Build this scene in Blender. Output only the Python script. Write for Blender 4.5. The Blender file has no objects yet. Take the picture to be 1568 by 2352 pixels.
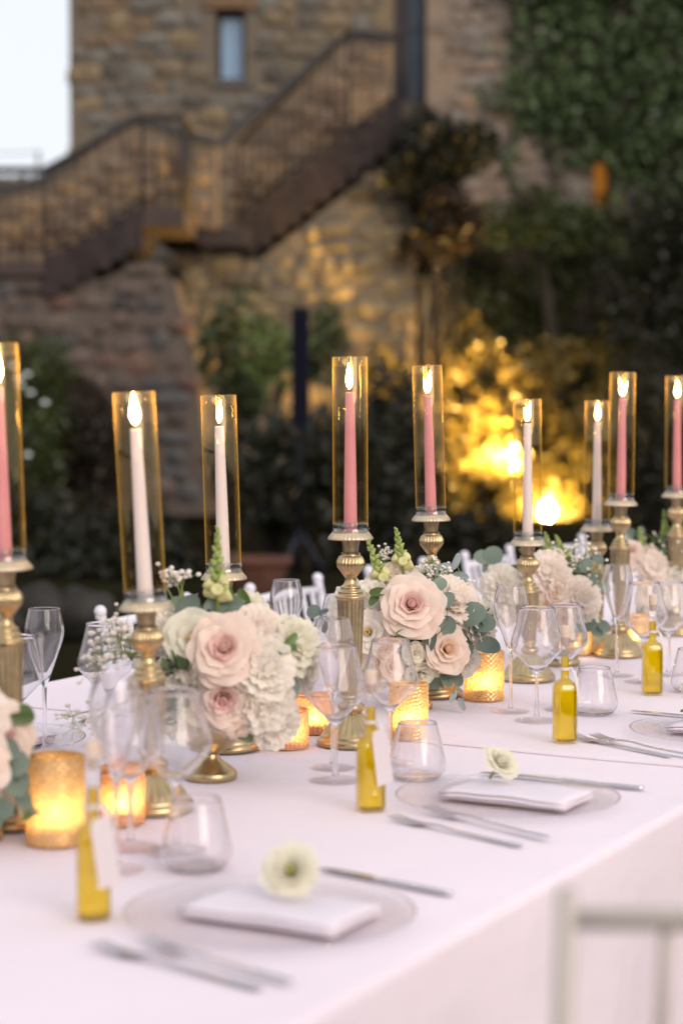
import bpy, math, random
import numpy as np
from mathutils import Vector, Matrix, Euler
R = random.Random(7)
RN = np.random.RandomState(7)
PI = math.pi
S = bpy.context.scene
COL = S.collection

# ------------------------------------------------------------------ camera, sky, sun, exposure
CAM_Z = 1.325
TOP = 0.75                       # table top height
FPX, HOR = 4400.0, 950.0         # focal length and horizon in units of a 1568 px wide picture
PITCH = math.atan((1176 - HOR) / FPX)
cam = bpy.data.cameras.new('camera')
cam.sensor_fit = 'HORIZONTAL'
cam.sensor_width = 24.0
cam.lens = FPX / 1568 * 24.0
cam.clip_start = 0.05
cam.clip_end = 2000
cam.dof.use_dof = True
cam.dof.focus_distance = 3.52
cam.dof.aperture_fstop = 2.6
camo = bpy.data.objects.new('camera', cam)
COL.objects.link(camo)
camo.location = (0, 0, CAM_Z)
camo.rotation_euler = (PI / 2 - PITCH, 0, 0)
S.camera = camo

SUN_EL, SUN_ROT = math.radians(14), math.radians(147)
world = bpy.data.worlds.new('World')
S.world = world
world.use_nodes = True
wn = world.node_tree
wn.nodes.clear()
w_out = wn.nodes.new('ShaderNodeOutputWorld')
w_bg = wn.nodes.new('ShaderNodeBackground')
w_sky = wn.nodes.new('ShaderNodeTexSky')
w_sky.sky_type = 'NISHITA'
w_sky.sun_disc = False
w_sky.sun_elevation = SUN_EL
w_sky.sun_rotation = SUN_ROT
w_sky.air_density = 1.0
w_sky.dust_density = 3.0
w_mix = wn.nodes.new('ShaderNodeMix')
w_mix.data_type = 'RGBA'
w_mix.inputs[0].default_value = 0.80
w_mix.inputs[7].default_value = (9.6, 9.9, 10.6, 1)      # pale, even dusk haze over the blue
wn.links.new(w_sky.outputs[0], w_mix.inputs[6])
wn.links.new(w_mix.outputs[2], w_bg.inputs[0])
w_bg.inputs[1].default_value = 0.104
wn.links.new(w_bg.outputs[0], w_out.inputs[0])

sl = bpy.data.lights.new('sun', 'SUN')
sl.energy = 1.6
sl.angle = math.radians(35)
sl.color = (1.0, 0.88, 0.80)
so = bpy.data.objects.new('sun', sl)
COL.objects.link(so)
so.rotation_euler = (math.radians(66), 0, math.radians(33))

S.view_settings.view_transform = 'Standard'
S.view_settings.look = 'None'
S.view_settings.exposure = 0.10
S.view_settings.gamma = 1.0
S.view_settings.use_curve_mapping = False
S.render.engine = 'CYCLES'
cy = S.cycles
cy.use_denoising = True
cy.max_bounces = 18
cy.transparent_max_bounces = 40
cy.transmission_bounces = 16
cy.glossy_bounces = 5
cy.diffuse_bounces = 3
cy.caustics_reflective = False
cy.caustics_refractive = True
cy.sample_clamp_indirect = 4.0
cy.sample_clamp_direct = 0.0

# ------------------------------------------------------------------ helpers
def at(px, py, z=TOP):
    """picture point (1568 x 2352 frame) -> the place on the level z"""
    cx, cz = (px - 784) / FPX, -(py - 1176) / FPX
    d = Vector((cx, math.cos(PITCH) + cz * math.sin(PITCH), -math.sin(PITCH) + cz * math.cos(PITCH)))
    t = (z - CAM_Z) / d.z
    return Vector((d.x * t, d.y * t, z))

def dep(px, py, Y):
    """picture point -> the place at the distance Y"""
    cx, cz = (px - 784) / FPX, -(py - 1176) / FPX
    d = Vector((cx, math.cos(PITCH) + cz * math.sin(PITCH), -math.sin(PITCH) + cz * math.cos(PITCH)))
    return Vector((d.x / d.y * Y, Y, CAM_Z + d.z / d.y * Y))

HEAD = math.radians(28.5)
AU = Vector((math.sin(HEAD), math.cos(HEAD), 0))     # along the table
AV = Vector((math.cos(HEAD), -math.sin(HEAD), 0))    # across it, towards the near side
TROT = math.atan2(AU.y, AU.x)                        # local x = along the table

def T(u, v, z=TOP):
    p = AU * u + AV * v
    return Vector((p.x, p.y, z))

def mesh(name, V, F, mats=None, smooth=True, mi=None):
    me = bpy.data.meshes.new(name)
    me.from_pydata([tuple(v) for v in V], [], [tuple(f) for f in F])
    for m in (mats if isinstance(mats, (list, tuple)) else [mats]):
        if m is not None:
            me.materials.append(m)
    if smooth:
        me.polygons.foreach_set('use_smooth', [True] * len(me.polygons))
    if mi is not None:
        me.polygons.foreach_set('material_index', mi)
    me.update()
    return me

def ob(name, me, parent=None, loc=(0, 0, 0), rot=(0, 0, 0), sc=(1, 1, 1), mat=None):
    o = bpy.data.objects.new(name, me)
    COL.objects.link(o)
    if parent is not None:
        o.parent = parent
    if mat is not None:
        o.matrix_local = mat
    else:
        o.location = loc
        o.rotation_euler = rot
        o.scale = sc if isinstance(sc, (tuple, list, Vector)) else (sc, sc, sc)
    return o

def tag(o, label, cat, group=None, kind=None):
    o['label'] = label
    o['category'] = cat
    if group:
        o['group'] = group
    if kind:
        o['kind'] = kind
    return o

def thing(name, label, cat, loc=(0, 0, 0), rot=(0, 0, 0), group=None, mat=None):
    o = bpy.data.objects.new(name, None)
    COL.objects.link(o)
    o.empty_display_size = 0.02
    if mat is not None:
        o.matrix_world = mat
        o.matrix_basis = mat
    else:
        o.location = loc
        o.rotation_euler = rot
    return tag(o, label, cat, group)

def orient(p, d, roll=0.0, sc=1.0):
    """matrix with local +Z along d at p"""
    q = Vector(d).normalized().to_track_quat('Z', 'Y')
    return Matrix.Translation(p) @ q.to_matrix().to_4x4() @ Matrix.Rotation(roll, 4, 'Z') @ Matrix.Diagonal((sc, sc, sc, 1))

class MB:
    def __init__(s):
        s.V, s.F = [], []
    def add(s, V, F):
        n = len(s.V)
        s.V += [tuple(v) for v in V]
        s.F += [tuple(i + n for i in f) for f in F]
        return s
    def box(s, x0, y0, z0, x1, y1, z1):
        return s.add([(x0, y0, z0), (x1, y0, z0), (x1, y1, z0), (x0, y1, z0), (x0, y0, z1), (x1, y0, z1), (x1, y1, z1), (x0, y1, z1)],
                     [(0, 3, 2, 1), (4, 5, 6, 7), (0, 1, 5, 4), (1, 2, 6, 5), (2, 3, 7, 6), (3, 0, 4, 7)])
    def tube(s, pts, rad, n=8, cap=True):
        pts = [Vector(p) for p in pts]
        if not isinstance(rad, (list, tuple)):
            rad = [rad] * len(pts)
        V, F = [], []
        up = Vector((0.13, 0.2, 1)).normalized()
        for i, p in enumerate(pts):
            d = (pts[min(i + 1, len(pts) - 1)] - pts[max(i - 1, 0)]).normalized()
            a = d.cross(up)
            if a.length < 0.15:
                a = d.cross(Vector((1, 0, 0)))
            a.normalize()
            b = d.cross(a)
            for k in range(n):
                t = 2 * PI * k / n
                V.append(p + a * (math.cos(t) * rad[i]) + b * (math.sin(t) * rad[i]))
        for i in range(len(pts) - 1):
            for k in range(n):
                k2 = (k + 1) % n
                F.append((i * n + k, i * n + k2, (i + 1) * n + k2, (i + 1) * n + k))
        if cap:
            F.append(tuple(reversed(range(n))))
            F.append(tuple((len(pts) - 1) * n + k for k in range(n)))
        return s.add(V, F)
    def lathe(s, prof, seg=48, nf=0, cap0=False, cap1=False):
        """prof: (r, z) or (r, z, flute depth)"""
        V, F = [], []
        for p in prof:
            r, z = p[0], p[1]
            fl = p[2] if len(p) > 2 else 0.0
            for k in range(seg):
                t = 2 * PI * k / seg
                rr = r + (fl * (abs(math.sin(nf * t / 2)) - 0.6) if nf else 0.0)
                V.append((rr * math.cos(t), rr * math.sin(t), z))
        for i in range(len(prof) - 1):
            for k in range(seg):
                k2 = (k + 1) % seg
                F.append((i * seg + k, i * seg + k2, (i + 1) * seg + k2, (i + 1) * seg + k))
        if cap0:
            F.append(tuple(reversed(range(seg))))
        if cap1:
            F.append(tuple((len(prof) - 1) * seg + k for k in range(seg)))
        return s.add(V, F)
    def ball(s, c, r, n=8, m=6, sz=1.0):
        prof = [(max(r * math.sin(PI * i / m), 1e-5), -r * sz * math.cos(PI * i / m)) for i in range(m + 1)]
        b = MB().lathe(prof, n)
        return s.add([(x + c[0], y + c[1], z + c[2]) for x, y, z in b.V], b.F)
    def xf(s, M):
        s.V = [tuple(M @ Vector(v)) for v in s.V]
        return s
    def join(s, o):
        return s.add(o.V, o.F)
    def me(s, name, mat, smooth=True):
        return mesh(name, s.V, s.F, mat, smooth)

def smooth_prof(pts, n=4):
    """Catmull-Rom through (r, z[, f]) points"""
    pts = [tuple(p) + (0.0,) * (3 - len(p)) for p in pts]
    out = []
    for i in range(len(pts) - 1):
        p0, p1, p2, p3 = pts[max(i - 1, 0)], pts[i], pts[i + 1], pts[min(i + 2, len(pts) - 1)]
        for k in range(n):
            t = k / n
            out.append(tuple(0.5 * (2 * b + (c - a) * t + (2 * a - 5 * b + 4 * c - d) * t * t + (3 * b - a - 3 * c + d) * t ** 3) for a, b, c, d in zip(p0, p1, p2, p3)))
    out.append(pts[-1])
    return [(max(r, 1e-5), z, f) for r, z, f in out]

# ------------------------------------------------------------------ materials
class N:
    def __init__(s, name):
        s.m = bpy.data.materials.new(name)
        s.m.use_nodes = True
        s.t = s.m.node_tree
        s.t.nodes.clear()
        s.o = s.t.nodes.new('ShaderNodeOutputMaterial')
    def n(s, typ, **kw):
        x = s.t.nodes.new('ShaderNode' + typ)
        for k, v in kw.items():
            setattr(x, k, v)
        return x
    def l(s, a, b):
        s.t.links.new(a, b)

def c4(c):
    return (c[0], c[1], c[2], 1)

def pm(name, col, rough=0.6, metal=0.0, col2=None, nscale=30.0, bump=0.0, bscale=60.0, rnd=0.0, spec=None, thru=0.0, sss=0.0, coat=0.0):
    """principled; col..col2 by a noise, rnd = per object value spread, thru = translucent share"""
    k = N(name)
    p = k.n('BsdfPrincipled')
    p.inputs['Base Color'].default_value = c4(col)
    p.inputs['Roughness'].default_value = rough
    p.inputs['Metallic'].default_value = metal
    if spec is not None:
        p.inputs['Specular IOR Level'].default_value = spec
    if coat:
        p.inputs['Coat Weight'].default_value = coat
    if sss:
        p.inputs['Subsurface Weight'].default_value = sss
        p.inputs['Subsurface Radius'].default_value = (0.012, 0.006, 0.004)
    tc = k.n('TexCoord')
    src = None
    if col2 is not None:
        nz = k.n('TexNoise')
        nz.inputs['Scale'].default_value = nscale
        nz.inputs['Detail'].default_value = 5
        k.l(tc.outputs['Object'], nz.inputs['Vector'])
        rp = k.n('ValToRGB')
        rp.color_ramp.elements[0].position = 0.32
        rp.color_ramp.elements[1].position = 0.68
        rp.color_ramp.elements[0].color = c4(col)
        rp.color_ramp.elements[1].color = c4(col2)
        k.l(nz.outputs[0], rp.inputs[0])
        src = rp.outputs[0]
    if rnd:
        oi = k.n('ObjectInfo')
        hs = k.n('HueSaturation')
        mr = k.n('MapRange')
        mr.inputs['To Min'].default_value = 1 - rnd
        mr.inputs['To Max'].default_value = 1 + rnd
        k.l(oi.outputs['Random'], mr.inputs['Value'])
        k.l(mr.outputs[0], hs.inputs['Value'])
        hs.inputs['Color'].default_value = c4(col)
        if src is not None:
            k.l(src, hs.inputs['Color'])
        src = hs.outputs[0]
    if src is not None:
        k.l(src, p.inputs['Base Color'])
    if bump:
        bz = k.n('TexNoise')
        bz.inputs['Scale'].default_value = bscale
        bz.inputs['Detail'].default_value = 6
        k.l(tc.outputs['Object'], bz.inputs['Vector'])
        bp = k.n('Bump')
        bp.inputs['Strength'].default_value = bump
        bp.inputs['Distance'].default_value = 0.01
        k.l(bz.outputs[0], bp.inputs['Height'])
        k.l(bp.outputs[0], p.inputs['Normal'])
    if thru:
        tr = k.n('BsdfTranslucent')
        tr.inputs[0].default_value = c4(col)
        if src is not None:
            k.l(src, tr.inputs[0])
        mx = k.n('MixShader')
        mx.inputs[0].default_value = thru
        k.l(p.outputs[0], mx.inputs[1])
        k.l(tr.outputs[0], mx.inputs[2])
        k.l(mx.outputs[0], k.o.inputs[0])
    else:
        k.l(p.outputs[0], k.o.inputs[0])
    return k.m

def thin_glass(name, tint=(0.97, 0.97, 0.97), edge=(0.85, 0.86, 0.88), base=0.06, gain=0.85, power=3.0, rough=0.015, bump=None, gloss=(0.95, 0.95, 0.95), edge_glow=None):
    k = N(name)
    lw = k.n('LayerWeight')
    lw.inputs[0].default_value = 0.5
    pw = k.n('Math', operation='POWER')
    pw.inputs[1].default_value = power
    k.l(lw.outputs['Facing'], pw.inputs[0])
    ma = k.n('Math', operation='MULTIPLY_ADD', use_clamp=True)
    ma.inputs[1].default_value = gain
    ma.inputs[2].default_value = base
    k.l(pw.outputs[0], ma.inputs[0])
    cm = k.n('Mix', data_type='RGBA')
    cm.inputs[6].default_value = c4(tint)
    cm.inputs[7].default_value = c4(edge)
    k.l(pw.outputs[0], cm.inputs[0])
    tr = k.n('BsdfTransparent')
    k.l(cm.outputs[2], tr.inputs[0])
    gl = k.n('BsdfGlossy')
    gl.inputs['Roughness'].default_value = rough
    gl.inputs['Color'].default_value = c4(gloss)
    mx = k.n('MixShader')
    k.l(ma.outputs[0], mx.inputs[0])
    k.l(tr.outputs[0], mx.inputs[1])
    k.l(gl.outputs[0], mx.inputs[2])
    fin = mx
    if edge_glow:  # scattering that stands in for glow and highlights along the glass edges
        td = k.n('BsdfTranslucent'); td.inputs[0].default_value = c4(edge_glow[0])
        dd = k.n('BsdfDiffuse'); dd.inputs[0].default_value = c4(edge_glow[0])
        m1 = k.n('MixShader'); m1.inputs[0].default_value = .5
        k.l(td.outputs[0], m1.inputs[1]); k.l(dd.outputs[0], m1.inputs[2])
        fw = k.n('Math', operation='MULTIPLY_ADD'); fw.inputs[1].default_value = edge_glow[1]; fw.inputs[2].default_value = edge_glow[2]
        k.l(pw.outputs[0], fw.inputs[0])
        fin = k.n('MixShader')
        k.l(fw.outputs[0], fin.inputs[0]); k.l(mx.outputs[0], fin.inputs[1]); k.l(m1.outputs[0], fin.inputs[2])
    if bump:
        tc = k.n('TexCoord')
        nz = k.n('TexNoise')
        nz.inputs['Scale'].default_value = bump[0]
        mp = k.n('Mapping')
        mp.inputs['Scale'].default_value = bump[2] if len(bump) > 2 else (1, 1, 1)
        k.l(tc.outputs['Object'], mp.inputs[0])
        k.l(mp.outputs[0], nz.inputs['Vector'])
        bp = k.n('Bump')
        bp.inputs['Strength'].default_value = bump[1]
        bp.inputs['Distance'].default_value = 0.003
        k.l(nz.outputs[0], bp.inputs['Height'])
        k.l(bp.outputs[0], gl.inputs['Normal'])
        k.l(bp.outputs[0], lw.inputs['Normal'])
    k.l(fin.outputs[0], k.o.inputs[0])
    return k.m

def solid_glass(name='solid_stem_glass', ior=1.48, clear=.25):
    k = N(name)
    g = k.n('BsdfGlass')
    g.inputs['IOR'].default_value = ior
    g.inputs['Color'].default_value = (1, .995, 1, 1)
    g.inputs['Roughness'].default_value = .01
    t = k.n('BsdfTransparent')
    m = k.n('MixShader')
    m.inputs[0].default_value = clear
    k.l(g.outputs[0], m.inputs[1]); k.l(t.outputs[0], m.inputs[2])
    k.l(m.outputs[0], k.o.inputs[0])
    return k.m

def emit(name, col, strength):
    k = N(name)
    e = k.n('Emission')
    e.inputs[0].default_value = c4(col)
    e.inputs[1].default_value = strength
    k.l(e.outputs[0], k.o.inputs[0])
    return k.m

def oil_mat():
    k = N('olive_oil')
    r = k.n('BsdfRefraction')
    r.inputs['Color'].default_value = (0.97, 0.83, 0.03, 1)
    r.inputs['Roughness'].default_value = 0.05
    r.inputs['IOR'].default_value = 1.06
    t = k.n('BsdfTranslucent')
    t.inputs[0].default_value = (0.93, 0.71, 0.008, 1)
    d = k.n('BsdfDiffuse')
    d.inputs[0].default_value = (0.86, 0.64, 0.006, 1)
    g = k.n('BsdfGlossy')
    g.inputs['Roughness'].default_value = 0.05
    a, b, c = k.n('MixShader'), k.n('MixShader'), k.n('MixShader')
    a.inputs[0].default_value = 0.5
    b.inputs[0].default_value = 0.30
    c.inputs[0].default_value = 0.04
    k.l(t.outputs[0], a.inputs[1]); k.l(d.outputs[0], a.inputs[2])
    k.l(r.outputs[0], b.inputs[1]); k.l(a.outputs[0], b.inputs[2])
    k.l(b.outputs[0], c.inputs[1]); k.l(g.outputs[0], c.inputs[2])
    k.l(c.outputs[0], k.o.inputs[0])
    return k.m

def votive_mat(name, col, clear=0.05, metal=(0.95, 0.68, 0.33)):
    """mercury glass: gold flecks, amber light coming through"""
    k = N(name)
    tc = k.n('TexCoord')
    nz = k.n('TexNoise')
    nz.inputs['Scale'].default_value = 260
    nz.inputs['Detail'].default_value = 3
    k.l(tc.outputs['Object'], nz.inputs['Vector'])
    rp = k.n('ValToRGB')
    rp.color_ramp.elements[0].position = 0.40
    rp.color_ramp.elements[1].position = 0.62
    rp.color_ramp.elements[0].color = (0.45, 0.45, 0.45, 1)
    rp.color_ramp.elements[1].color = (0.90, 0.90, 0.90, 1)
    k.l(nz.outputs[0], rp.inputs[0])
    tl = k.n('BsdfTranslucent'); tl.inputs[0].default_value = c4(col)
    tp = k.n('BsdfTransparent'); tp.inputs[0].default_value = c4(col)
    gl = k.n('BsdfGlossy'); gl.inputs['Color'].default_value = c4(metal); gl.inputs['Roughness'].default_value = 0.22
    df = k.n('BsdfDiffuse'); df.inputs[0].default_value = (metal[0] * .8, metal[1] * .72, metal[2] * .7, 1)
    a, b, d = k.n('MixShader'), k.n('MixShader'), k.n('MixShader')
    a.inputs[0].default_value = clear
    k.l(tl.outputs[0], a.inputs[1]); k.l(tp.outputs[0], a.inputs[2])
    d.inputs[0].default_value = 0.5
    k.l(gl.outputs[0], d.inputs[1]); k.l(df.outputs[0], d.inputs[2])
    k.l(rp.outputs[0], b.inputs[0])
    k.l(a.outputs[0], b.inputs[1]); k.l(d.outputs[0], b.inputs[2])
    k.l(b.outputs[0], k.o.inputs[0])
    return k.m

def stone_mat(name, cols, bump=0.5):
    """per-stone colour from the object's random number, with grain and lichen"""
    k = N(name)
    oi = k.n('ObjectInfo')
    rp = k.n('ValToRGB')
    rp.color_ramp.interpolation = 'CONSTANT'
    el = rp.color_ramp.elements
    el[0].color = c4(cols[0]); el[1].position = 1 / len(cols); el[1].color = c4(cols[1])
    for i, c in enumerate(cols[2:]):
        e = el.new((i + 2) / len(cols)); e.color = c4(c)
    k.l(oi.outputs['Random'], rp.inputs[0])
    geo = k.n('NewGeometry')
    nz = k.n('TexNoise'); nz.inputs['Scale'].default_value = 7; nz.inputs['Detail'].default_value = 6
    k.l(geo.outputs['Position'], nz.inputs['Vector'])
    mr = k.n('MapRange'); mr.inputs['From Min'].default_value = .3; mr.inputs['From Max'].default_value = .7
    mr.inputs['To Min'].default_value = .62; mr.inputs['To Max'].default_value = 1.3
    k.l(nz.outputs[0], mr.inputs['Value'])
    hs = k.n('HueSaturation'); k.l(rp.outputs[0], hs.inputs['Color']); k.l(mr.outputs[0], hs.inputs['Value'])
    p = k.n('BsdfPrincipled'); p.inputs['Roughness'].default_value = .9
    p.inputs['Specular IOR Level'].default_value = .2
    k.l(hs.outputs[0], p.inputs['Base Color'])
    bz = k.n('TexNoise'); bz.inputs['Scale'].default_value = 24; bz.inputs['Detail'].default_value = 6
    k.l(geo.outputs['Position'], bz.inputs['Vector'])
    bp = k.n('Bump'); bp.inputs['Strength'].default_value = bump; bp.inputs['Distance'].default_value = .03
    k.l(bz.outputs[0], bp.inputs['Height']); k.l(bp.outputs[0], p.inputs['Normal'])
    k.l(p.outputs[0], k.o.inputs[0])
    return k.m

def leaf_mat(name, a, b, rough=0.45, thru=0.3, spec=0.5):
    """leaves of one plant: colour varies leaf by leaf (random per island)"""
    k = N(name)
    g = k.n('NewGeometry')
    rp = k.n('ValToRGB')
    rp.color_ramp.elements[0].color = c4(a); rp.color_ramp.elements[1].color = c4(b)
    k.l(g.outputs['Random Per Island'], rp.inputs[0])
    p = k.n('BsdfPrincipled'); p.inputs['Roughness'].default_value = rough
    p.inputs['Specular IOR Level'].default_value = spec
    k.l(rp.outputs[0], p.inputs['Base Color'])
    t = k.n('BsdfTranslucent'); k.l(rp.outputs[0], t.inputs[0])
    m = k.n('MixShader'); m.inputs[0].default_value = thru
    k.l(p.outputs[0], m.inputs[1]); k.l(t.outputs[0], m.inputs[2])
    k.l(m.outputs[0], k.o.inputs[0])
    return k.m

def cloth_mat():
    k = N('table_linen')
    tc = k.n('TexCoord')
    nz = k.n('TexNoise'); nz.inputs['Scale'].default_value = 3.0; nz.inputs['Detail'].default_value = 4
    k.l(tc.outputs['Object'], nz.inputs['Vector'])
    rp = k.n('ValToRGB')
    rp.color_ramp.elements[0].position = .3; rp.color_ramp.elements[1].position = .7
    rp.color_ramp.elements[0].color = (0.81, 0.685, 0.735, 1); rp.color_ramp.elements[1].color = (0.84, 0.715, 0.763, 1)
    k.l(nz.outputs[0], rp.inputs[0])
    p = k.n('BsdfPrincipled'); p.inputs['Roughness'].default_value = .85
    p.inputs['Sheen Weight'].default_value = .15
    p.inputs['Specular IOR Level'].default_value = .25
    k.l(rp.outputs[0], p.inputs['Base Color'])
    wv = k.n('TexNoise'); wv.inputs['Scale'].default_value = 1400
    k.l(tc.outputs['Object'], wv.inputs['Vector'])
    bp = k.n('Bump'); bp.inputs['Strength'].default_value = .25; bp.inputs['Distance'].default_value = .0006
    k.l(wv.outputs[0], bp.inputs['Height'])
    w2 = k.n('TexNoise'); w2.inputs['Scale'].default_value = 9; w2.inputs['Detail'].default_value = 3
    k.l(tc.outputs['Object'], w2.inputs['Vector'])
    b2 = k.n('Bump'); b2.inputs['Strength'].default_value = .6; b2.inputs['Distance'].default_value = .01
    k.l(w2.outputs[0], b2.inputs['Height']); k.l(bp.outputs[0], b2.inputs['Normal'])
    k.l(b2.outputs[0], p.inputs['Normal'])
    k.l(p.outputs[0], k.o.inputs[0])
    return k.m

M = dict(
    cloth=cloth_mat(),
    napkin=pm('napkin_linen', (0.78, 0.69, 0.74), .85, bump=.25, bscale=500),
    gold=pm('antique_gold', (0.57, 0.42, 0.225), .28, .95, col2=(0.43, 0.33, 0.19), nscale=60, bump=.08, bscale=220),
    gold_matte=pm('worn_gold_paint', (0.41, 0.315, 0.185), .40, .85, col2=(0.31, 0.24, 0.145), nscale=90, bump=.1, bscale=260),
    champagne=pm('champagne_gold', (0.70, 0.57, 0.40), .38, .8, col2=(0.56, 0.45, 0.31), nscale=80, bump=.06, bscale=200),
    pink_wax=pm('pink_wax', (0.80, 0.33, 0.34), .42, sss=.5, col2=(0.77, 0.30, 0.32), nscale=20),
    ivory_wax=pm('ivory_wax', (0.91, 0.79, 0.75), .45, sss=.5, col2=(0.90, 0.77, 0.73), nscale=20),
    wick=pm('wick', (0.03, 0.02, 0.02), .9),
    flame=emit('candle_flame', (1.0, 0.60, 0.22), 62.0),
    tea_flame=emit('tea_light_flame', (1.0, 0.58, 0.20), 110.0),
    tea_wax=pm('tea_light_wax', (0.90, 0.76, 0.52), .5, thru=.5),
    alu=pm('tea_light_cup', (0.7, 0.7, 0.7), .35, 1.0),
    tube=thin_glass('tube_glass_flame_gold', (0.985, 0.97, 0.945), (0.66, 0.48, 0.20), .075, .45, 3.6, .03, (70, .5, (1, 1, .02)), (1.0, .78, .42), ((1.0, .62, .14), .70, .002)),  # amber tint and gold edge scatter stand in for flame light in the glass
    acrylic=thin_glass('clear_acrylic', (0.93, 0.93, 0.93), (0.7, 0.72, 0.75), .10, .6, 2.0, .03),
    glass=thin_glass('clear_glass', (0.975, 0.97, 0.975), (0.40, 0.36, 0.40), .07, .70, 3.6, .01, edge_glow=((.97, .93, .95), .50, .020)),  # pale haze and dark edges painted in for highlights and refraction
    glass_foot=thin_glass('clear_glass_foot', (0.985, 0.98, 0.985), (0.93, 0.91, 0.93), .05, .30, 4.0, .02),
    glass_solid=solid_glass(),
    bowl_glass=solid_glass('bowl_crystal', 1.41, .08),
    bottle_glass=thin_glass('bottle_glass', (0.99, 0.985, 0.98), (0.80, 0.76, 0.72), .05, .5, 3.5, .01),
    plate=thin_glass('rippled_plate_glass', (0.995, 0.99, 0.992), (0.965, 0.95, 0.958), .045, .30, 3.2, .03, (70, .9, (1, 3, 1))),
    steel=pm('polished_steel', (0.56, 0.53, 0.56), .10, 1.0),
    oil=oil_mat(),
    cork=pm('cork', (0.70, 0.56, 0.45), .8, col2=(0.60, 0.46, 0.36), nscale=300),
    ribbon=pm('white_ribbon', (0.82, 0.76, 0.76), .7, thru=.3),
    paper=pm('tag_paper', (0.80, 0.72, 0.73), .8, thru=.25),
    votive=votive_mat('amber_votive', (1.0, 0.74, 0.38)),
    votive_rose=votive_mat('rose_gold_votive', (1.0, 0.68, 0.38), .08, (0.82, 0.50, 0.32)),
    blush=pm('blush_petal', (0.93, 0.77, 0.67), .6, col2=(0.94, 0.81, 0.72), nscale=30, rnd=.05, thru=.42, spec=.2),
    blush_deep=pm('blush_petal_heart', (0.89, 0.62, 0.56), .6, col2=(0.90, 0.67, 0.61), nscale=30, rnd=.05, thru=.42, spec=.2),
    peach=pm('peach_petal', (0.88, 0.72, 0.60), .6, col2=(0.89, 0.76, 0.67), nscale=30, rnd=.05, thru=.42, spec=.2),
    peach_deep=pm('peach_petal_heart', (0.90, 0.66, 0.48), .6, col2=(0.91, 0.72, 0.57), nscale=30, rnd=.05, thru=.42, spec=.2),
    white=pm('white_petal', (0.94, 0.87, 0.77), .6, col2=(0.95, 0.90, 0.82), nscale=30, rnd=.04, thru=.42, spec=.2),
    cream=pm('cream_petal', (0.88, 0.83, 0.66), .6, col2=(0.89, 0.86, 0.76), nscale=30, rnd=.04, thru=.42, spec=.2),
    palepink=pm('pale_pink_petal', (0.94, 0.82, 0.73), .6, col2=(0.95, 0.87, 0.79), nscale=30, rnd=.04, thru=.42, spec=.2),
    stamen=pm('stamen', (0.55, 0.30, 0.05), .7, col2=(0.65, 0.45, 0.08), nscale=200),
    greeneye=pm('green_flower_heart', (0.30, 0.30, 0.03), .6),
    euc=pm('eucalyptus_leaf', (0.13, 0.185, 0.145), .55, col2=(0.19, 0.24, 0.19), nscale=40, rnd=.22, thru=.15),
    euc_silver=pm('silver_leaf', (0.34, 0.40, 0.40), .6, rnd=.15, thru=.2),
    leafgreen=pm('fresh_leaf', (0.10, 0.16, 0.04), .45, rnd=.25, thru=.25),
    stemgreen=pm('flower_stem', (0.22, 0.29, 0.08), .6),
    bud=pm('snapdragon_bud', (0.33, 0.42, 0.11), .55, col2=(0.44, 0.50, 0.17), nscale=60, rnd=.2, thru=.25),
    snapbloom=pm('snapdragon_bloom', (0.74, 0.72, 0.26), .55, col2=(0.84, 0.80, 0.50), nscale=60, rnd=.1, thru=.3),
    wax=pm('waxflower_bloom', (0.86, 0.78, 0.72), .6, rnd=.1, thru=.2),
    filler=leaf_mat('bouquet_greenery', (0.06, 0.09, 0.03), (0.14, 0.19, 0.08)),
    chair_white=pm('white_lacquer', (0.74, 0.71, 0.76), .4, coat=.2),
    chair_silver=pm('champagne_lacquer', (0.52, 0.46, 0.41), .45, .1),
    cushion=pm('seat_pad', (0.75, 0.70, 0.70), .8),
)

# ------------------------------------------------------------------ setting: ground, hill, building
def box_me(name, x0, y0, z0, x1, y1, z1, mat):
    return MB().box(x0, y0, z0, x1, y1, z1).me(name, mat, False)

g_soil = pm('dark_soil_and_turf', (0.013, 0.009, 0.006), .95, col2=(0.020, 0.020, 0.009), nscale=1.2, bump=.6, bscale=9, spec=0.0)
gv, gf = [], []
NX = 60
for i in range(NX + 1):
    for j in range(NX + 1):
        x, y = -400 + 800 * i / NX, -300 + 800 * j / NX
        gv.append((x, y, 0.0))
for i in range(NX):
    for j in range(NX):
        a = i * (NX + 1) + j
        gf.append((a, a + NX + 1, a + NX + 2, a + 1))
go = ob('ground', mesh('ground', gv, gf, g_soil))
tag(go, 'dark garden soil and short turf under the table and up to the walls', 'ground', kind='structure')

hv, hf = [], []
for i in range(41):
    x = -300 + 15 * i
    h = 21 + 6 * math.sin(i * .37) + 3 * math.sin(i * .9 + 1) - .012 * (x + 60)
    if True:
        hv += [(x, 210, -1), (x, 250, h * 1.18), (x, 420, h * 1.0)]
for i in range(40):
    a = i * 3
    hf += [(a, a + 3, a + 4, a + 1), (a + 1, a + 4, a + 5, a + 2)]
ho = ob('hills', mesh('hills', hv, hf, pm('olive_hillside', (0.11, 0.10, 0.06), .95, col2=(0.07, 0.08, 0.04), nscale=.05)))
tag(ho, 'olive brown hillside beyond the stair tower', 'hill', kind='structure')

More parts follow.
